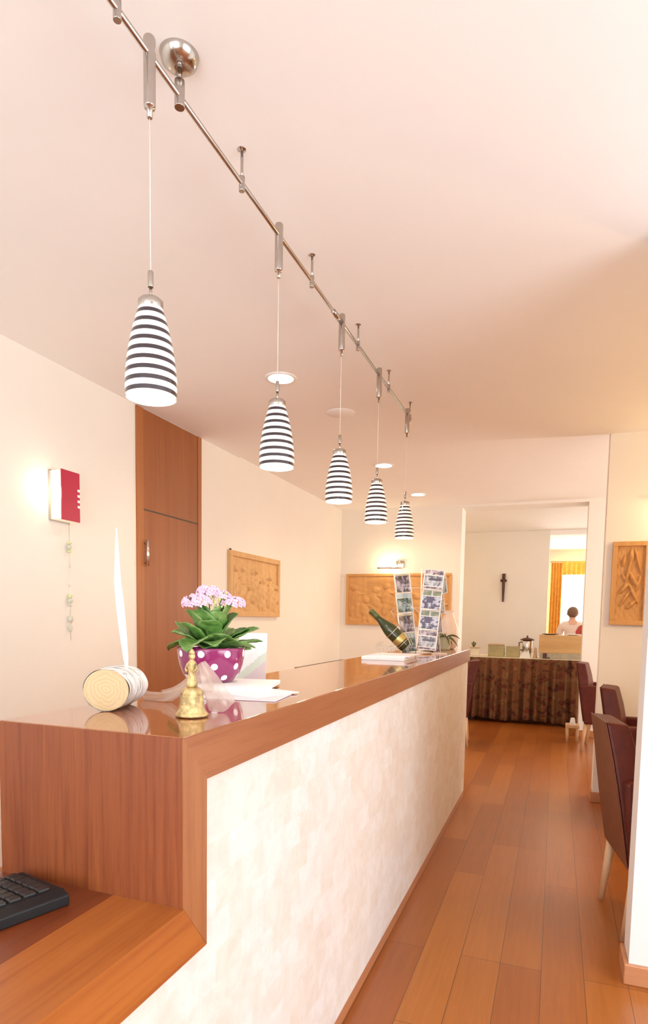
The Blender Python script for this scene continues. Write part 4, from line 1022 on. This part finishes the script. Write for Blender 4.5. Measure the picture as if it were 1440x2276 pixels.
# body (skin), one continuous surface: pelvis root; facing +y (away)
J = [((0, 0, .84), (.13, .09)), ((0, .0, 1.00), (.12, .085)), ((0, 0, 1.16), (.145, .09)), ((0, -.01, 1.275), (.10, .07)), ((0, 0, 1.335), .048), ((0, .01, 1.40), (.062, .07)), ((0, .015, 1.47), (.068, .08)), ((0, .01, 1.525), (.045, .055)),
     ((-.165, 0, 1.25), .05), ((-.215, .02, 1.02), .036), ((-.17, .16, .92), .027), ((-.12, .24, .93), (.03, .015)),
     ((.165, 0, 1.25), .05), ((.215, .02, 1.02), .036), ((.17, .16, .92), .027), ((.12, .24, .93), (.03, .015)),
     ((-.085, 0, .74), .075), ((-.09, .01, .43), .052), ((-.09, -.01, .08), .035), ((-.09, .10, .035), (.04, .028)),
     ((.085, 0, .74), .075), ((.09, .01, .43), .052), ((.09, -.01, .08), .035), ((.09, .10, .035), (.04, .028))]
E_ = [(0, 1), (1, 2), (2, 3), (3, 4), (4, 5), (5, 6), (6, 7), (3, 8), (8, 9), (9, 10), (10, 11), (3, 12), (12, 13), (13, 14), (14, 15), (0, 16), (16, 17), (17, 18), (18, 19), (0, 20), (20, 21), (21, 22), (22, 23)]
for sgn, hb in ((-1, 11), (1, 15)):
    bx0 = Vector(J[hb][0])
    for k, (dx_, ln) in enumerate(((-.022, .065), (-.007, .075), (.008, .07), (.022, .055))):
        i0 = len(J); J.append(((bx0.x + dx_, bx0.y + .035, bx0.z), .009)); J.append(((bx0.x + dx_ * 1.1, bx0.y + .035 + ln * .6, bx0.z - .01), .008)); J.append(((bx0.x + dx_ * 1.1, bx0.y + .035 + ln * .9, bx0.z - .03), .007))
        E_ += [(hb, i0), (i0, i0 + 1), (i0 + 1, i0 + 2)]
    i0 = len(J); J.append(((bx0.x - sgn * .035, bx0.y + .005, bx0.z), .010)); J.append(((bx0.x - sgn * .05, bx0.y + .04, bx0.z - .005), .008)); E_ += [(hb, i0), (i0, i0 + 1)]
skin_body('body', J, E_, M['skin'], pr)
JS = [((0, 0, .90), (.142, .10)), ((0, .0, 1.00), (.135, .098)), ((0, 0, 1.16), (.158, .104)), ((0, -.008, 1.272), (.135, .098)), ((0, -.004, 1.335), .066),
      ((-.165, 0, 1.25), .078), ((-.212, .015, 1.06), .056), ((.165, 0, 1.25), .078), ((.212, .015, 1.06), .056)]
skin_body('shirt', JS, [(0, 1), (1, 2), (2, 3), (3, 4), (3, 5), (5, 6), (3, 7), (7, 8)], M['shirt'], pr)
JT = [((0, 0, .86), (.145, .105)), ((-.088, 0, .72), .088), ((-.092, .01, .43), .066), ((-.09, -.01, .10), .055), ((.088, 0, .72), .088), ((.092, .01, .43), .066), ((.09, -.01, .10), .055), ((0, 0, .93), (.135, .095))]
skin_body('trousers', JT, [(0, 7), (0, 1), (1, 2), (2, 3), (0, 4), (4, 5), (5, 6)], M['trousers'], pr)
hr = MB().ball((0, -.008, 1.475), .098, 24, 16, (.95, 1.0, 1.0)); hr.build('hair', M['hair'], pr)
for s_ in (-1, 1): MB().ball((s_ * .088, .02, 1.445), .022, 10, 8, (.4, .7, 1)).build('ear', M['skin'], pr)
MB().ball((0, .105, 1.44), .016, 10, 8, (.8, 1.2, 1.4)).build('nose', M['skin'], pr)
rc = thing('red_chair', 'dark red chair back to the right of the standing person', 'chair', (.40, 10.85, 0))
MB().prism([(-.10, .45), (-.10, 1.16), (-.06, 1.24), (.0, 1.27), (.30, 1.27), (.30, .45)], 'y', -.02, .03).build('backrest', M['red'], rc, .015)
MB().box(-.10, .30, .03, .45, .42, .48).build('seat', M['red'], rc, .015)
for (x, y) in ((-.07, .0), (.27, .0), (-.07, .42), (.27, .42)): MB().box(x - .015, x + .015, y - .015, y + .015, 0, .43).build('leg', M['light_wood'], rc)

# warm room lamps: relief lamp on the nook wall, beyond the right edge of the photo
rl = thing('picture_lamp', 'small steel picture lamp over the upright carved relief', 'lamp', (.75, YG, 2.10))
MB().box(-.05, .05, -.03, 0, -.03, .03).build('mounting_box', M['nickel'], rl, .004)
MB().tube([(0, -.03, 0), (0, -.15, .02)], .006, 8).build('arm', M['nickel'], rl)
MB().tube([(-.12, -.15, .02), (.12, -.15, .02)], .012, 10).build('lamp_tube', M['steel'], rl)
point('relief_lamp_glow', (.75, YG - .2, 2.06), 3.0, (1, .78, .42), .05)
# added unseen hanging lamps, warm fill for the dining nook and breakfast room
def fill_globe(label, loc, power):
    t_ = thing('fill_globe_lamp', label, 'lamp', loc)
    MB().ball((0, 0, 0), .10, 20, 14).build('fill_globe', M['lamp_side'], t_)
    MB().tube([(0, 0, .10), (0, 0, ZC - loc[2] + .005)], .004, 8).build('cord', M['cord'], t_)
    d_ = point('fill_globe_light', (loc[0], loc[1], loc[2] - .14), power, WARM, .1)
fill_globe('unseen round glass lamp added as warm fill in the dining nook beyond the right edge', (1.5, 3.7, 1.95), 42)
fill_globe('unseen round glass lamp added as warm fill in the breakfast room left of the opening', (-1.9, 8.8, 1.95), 14)
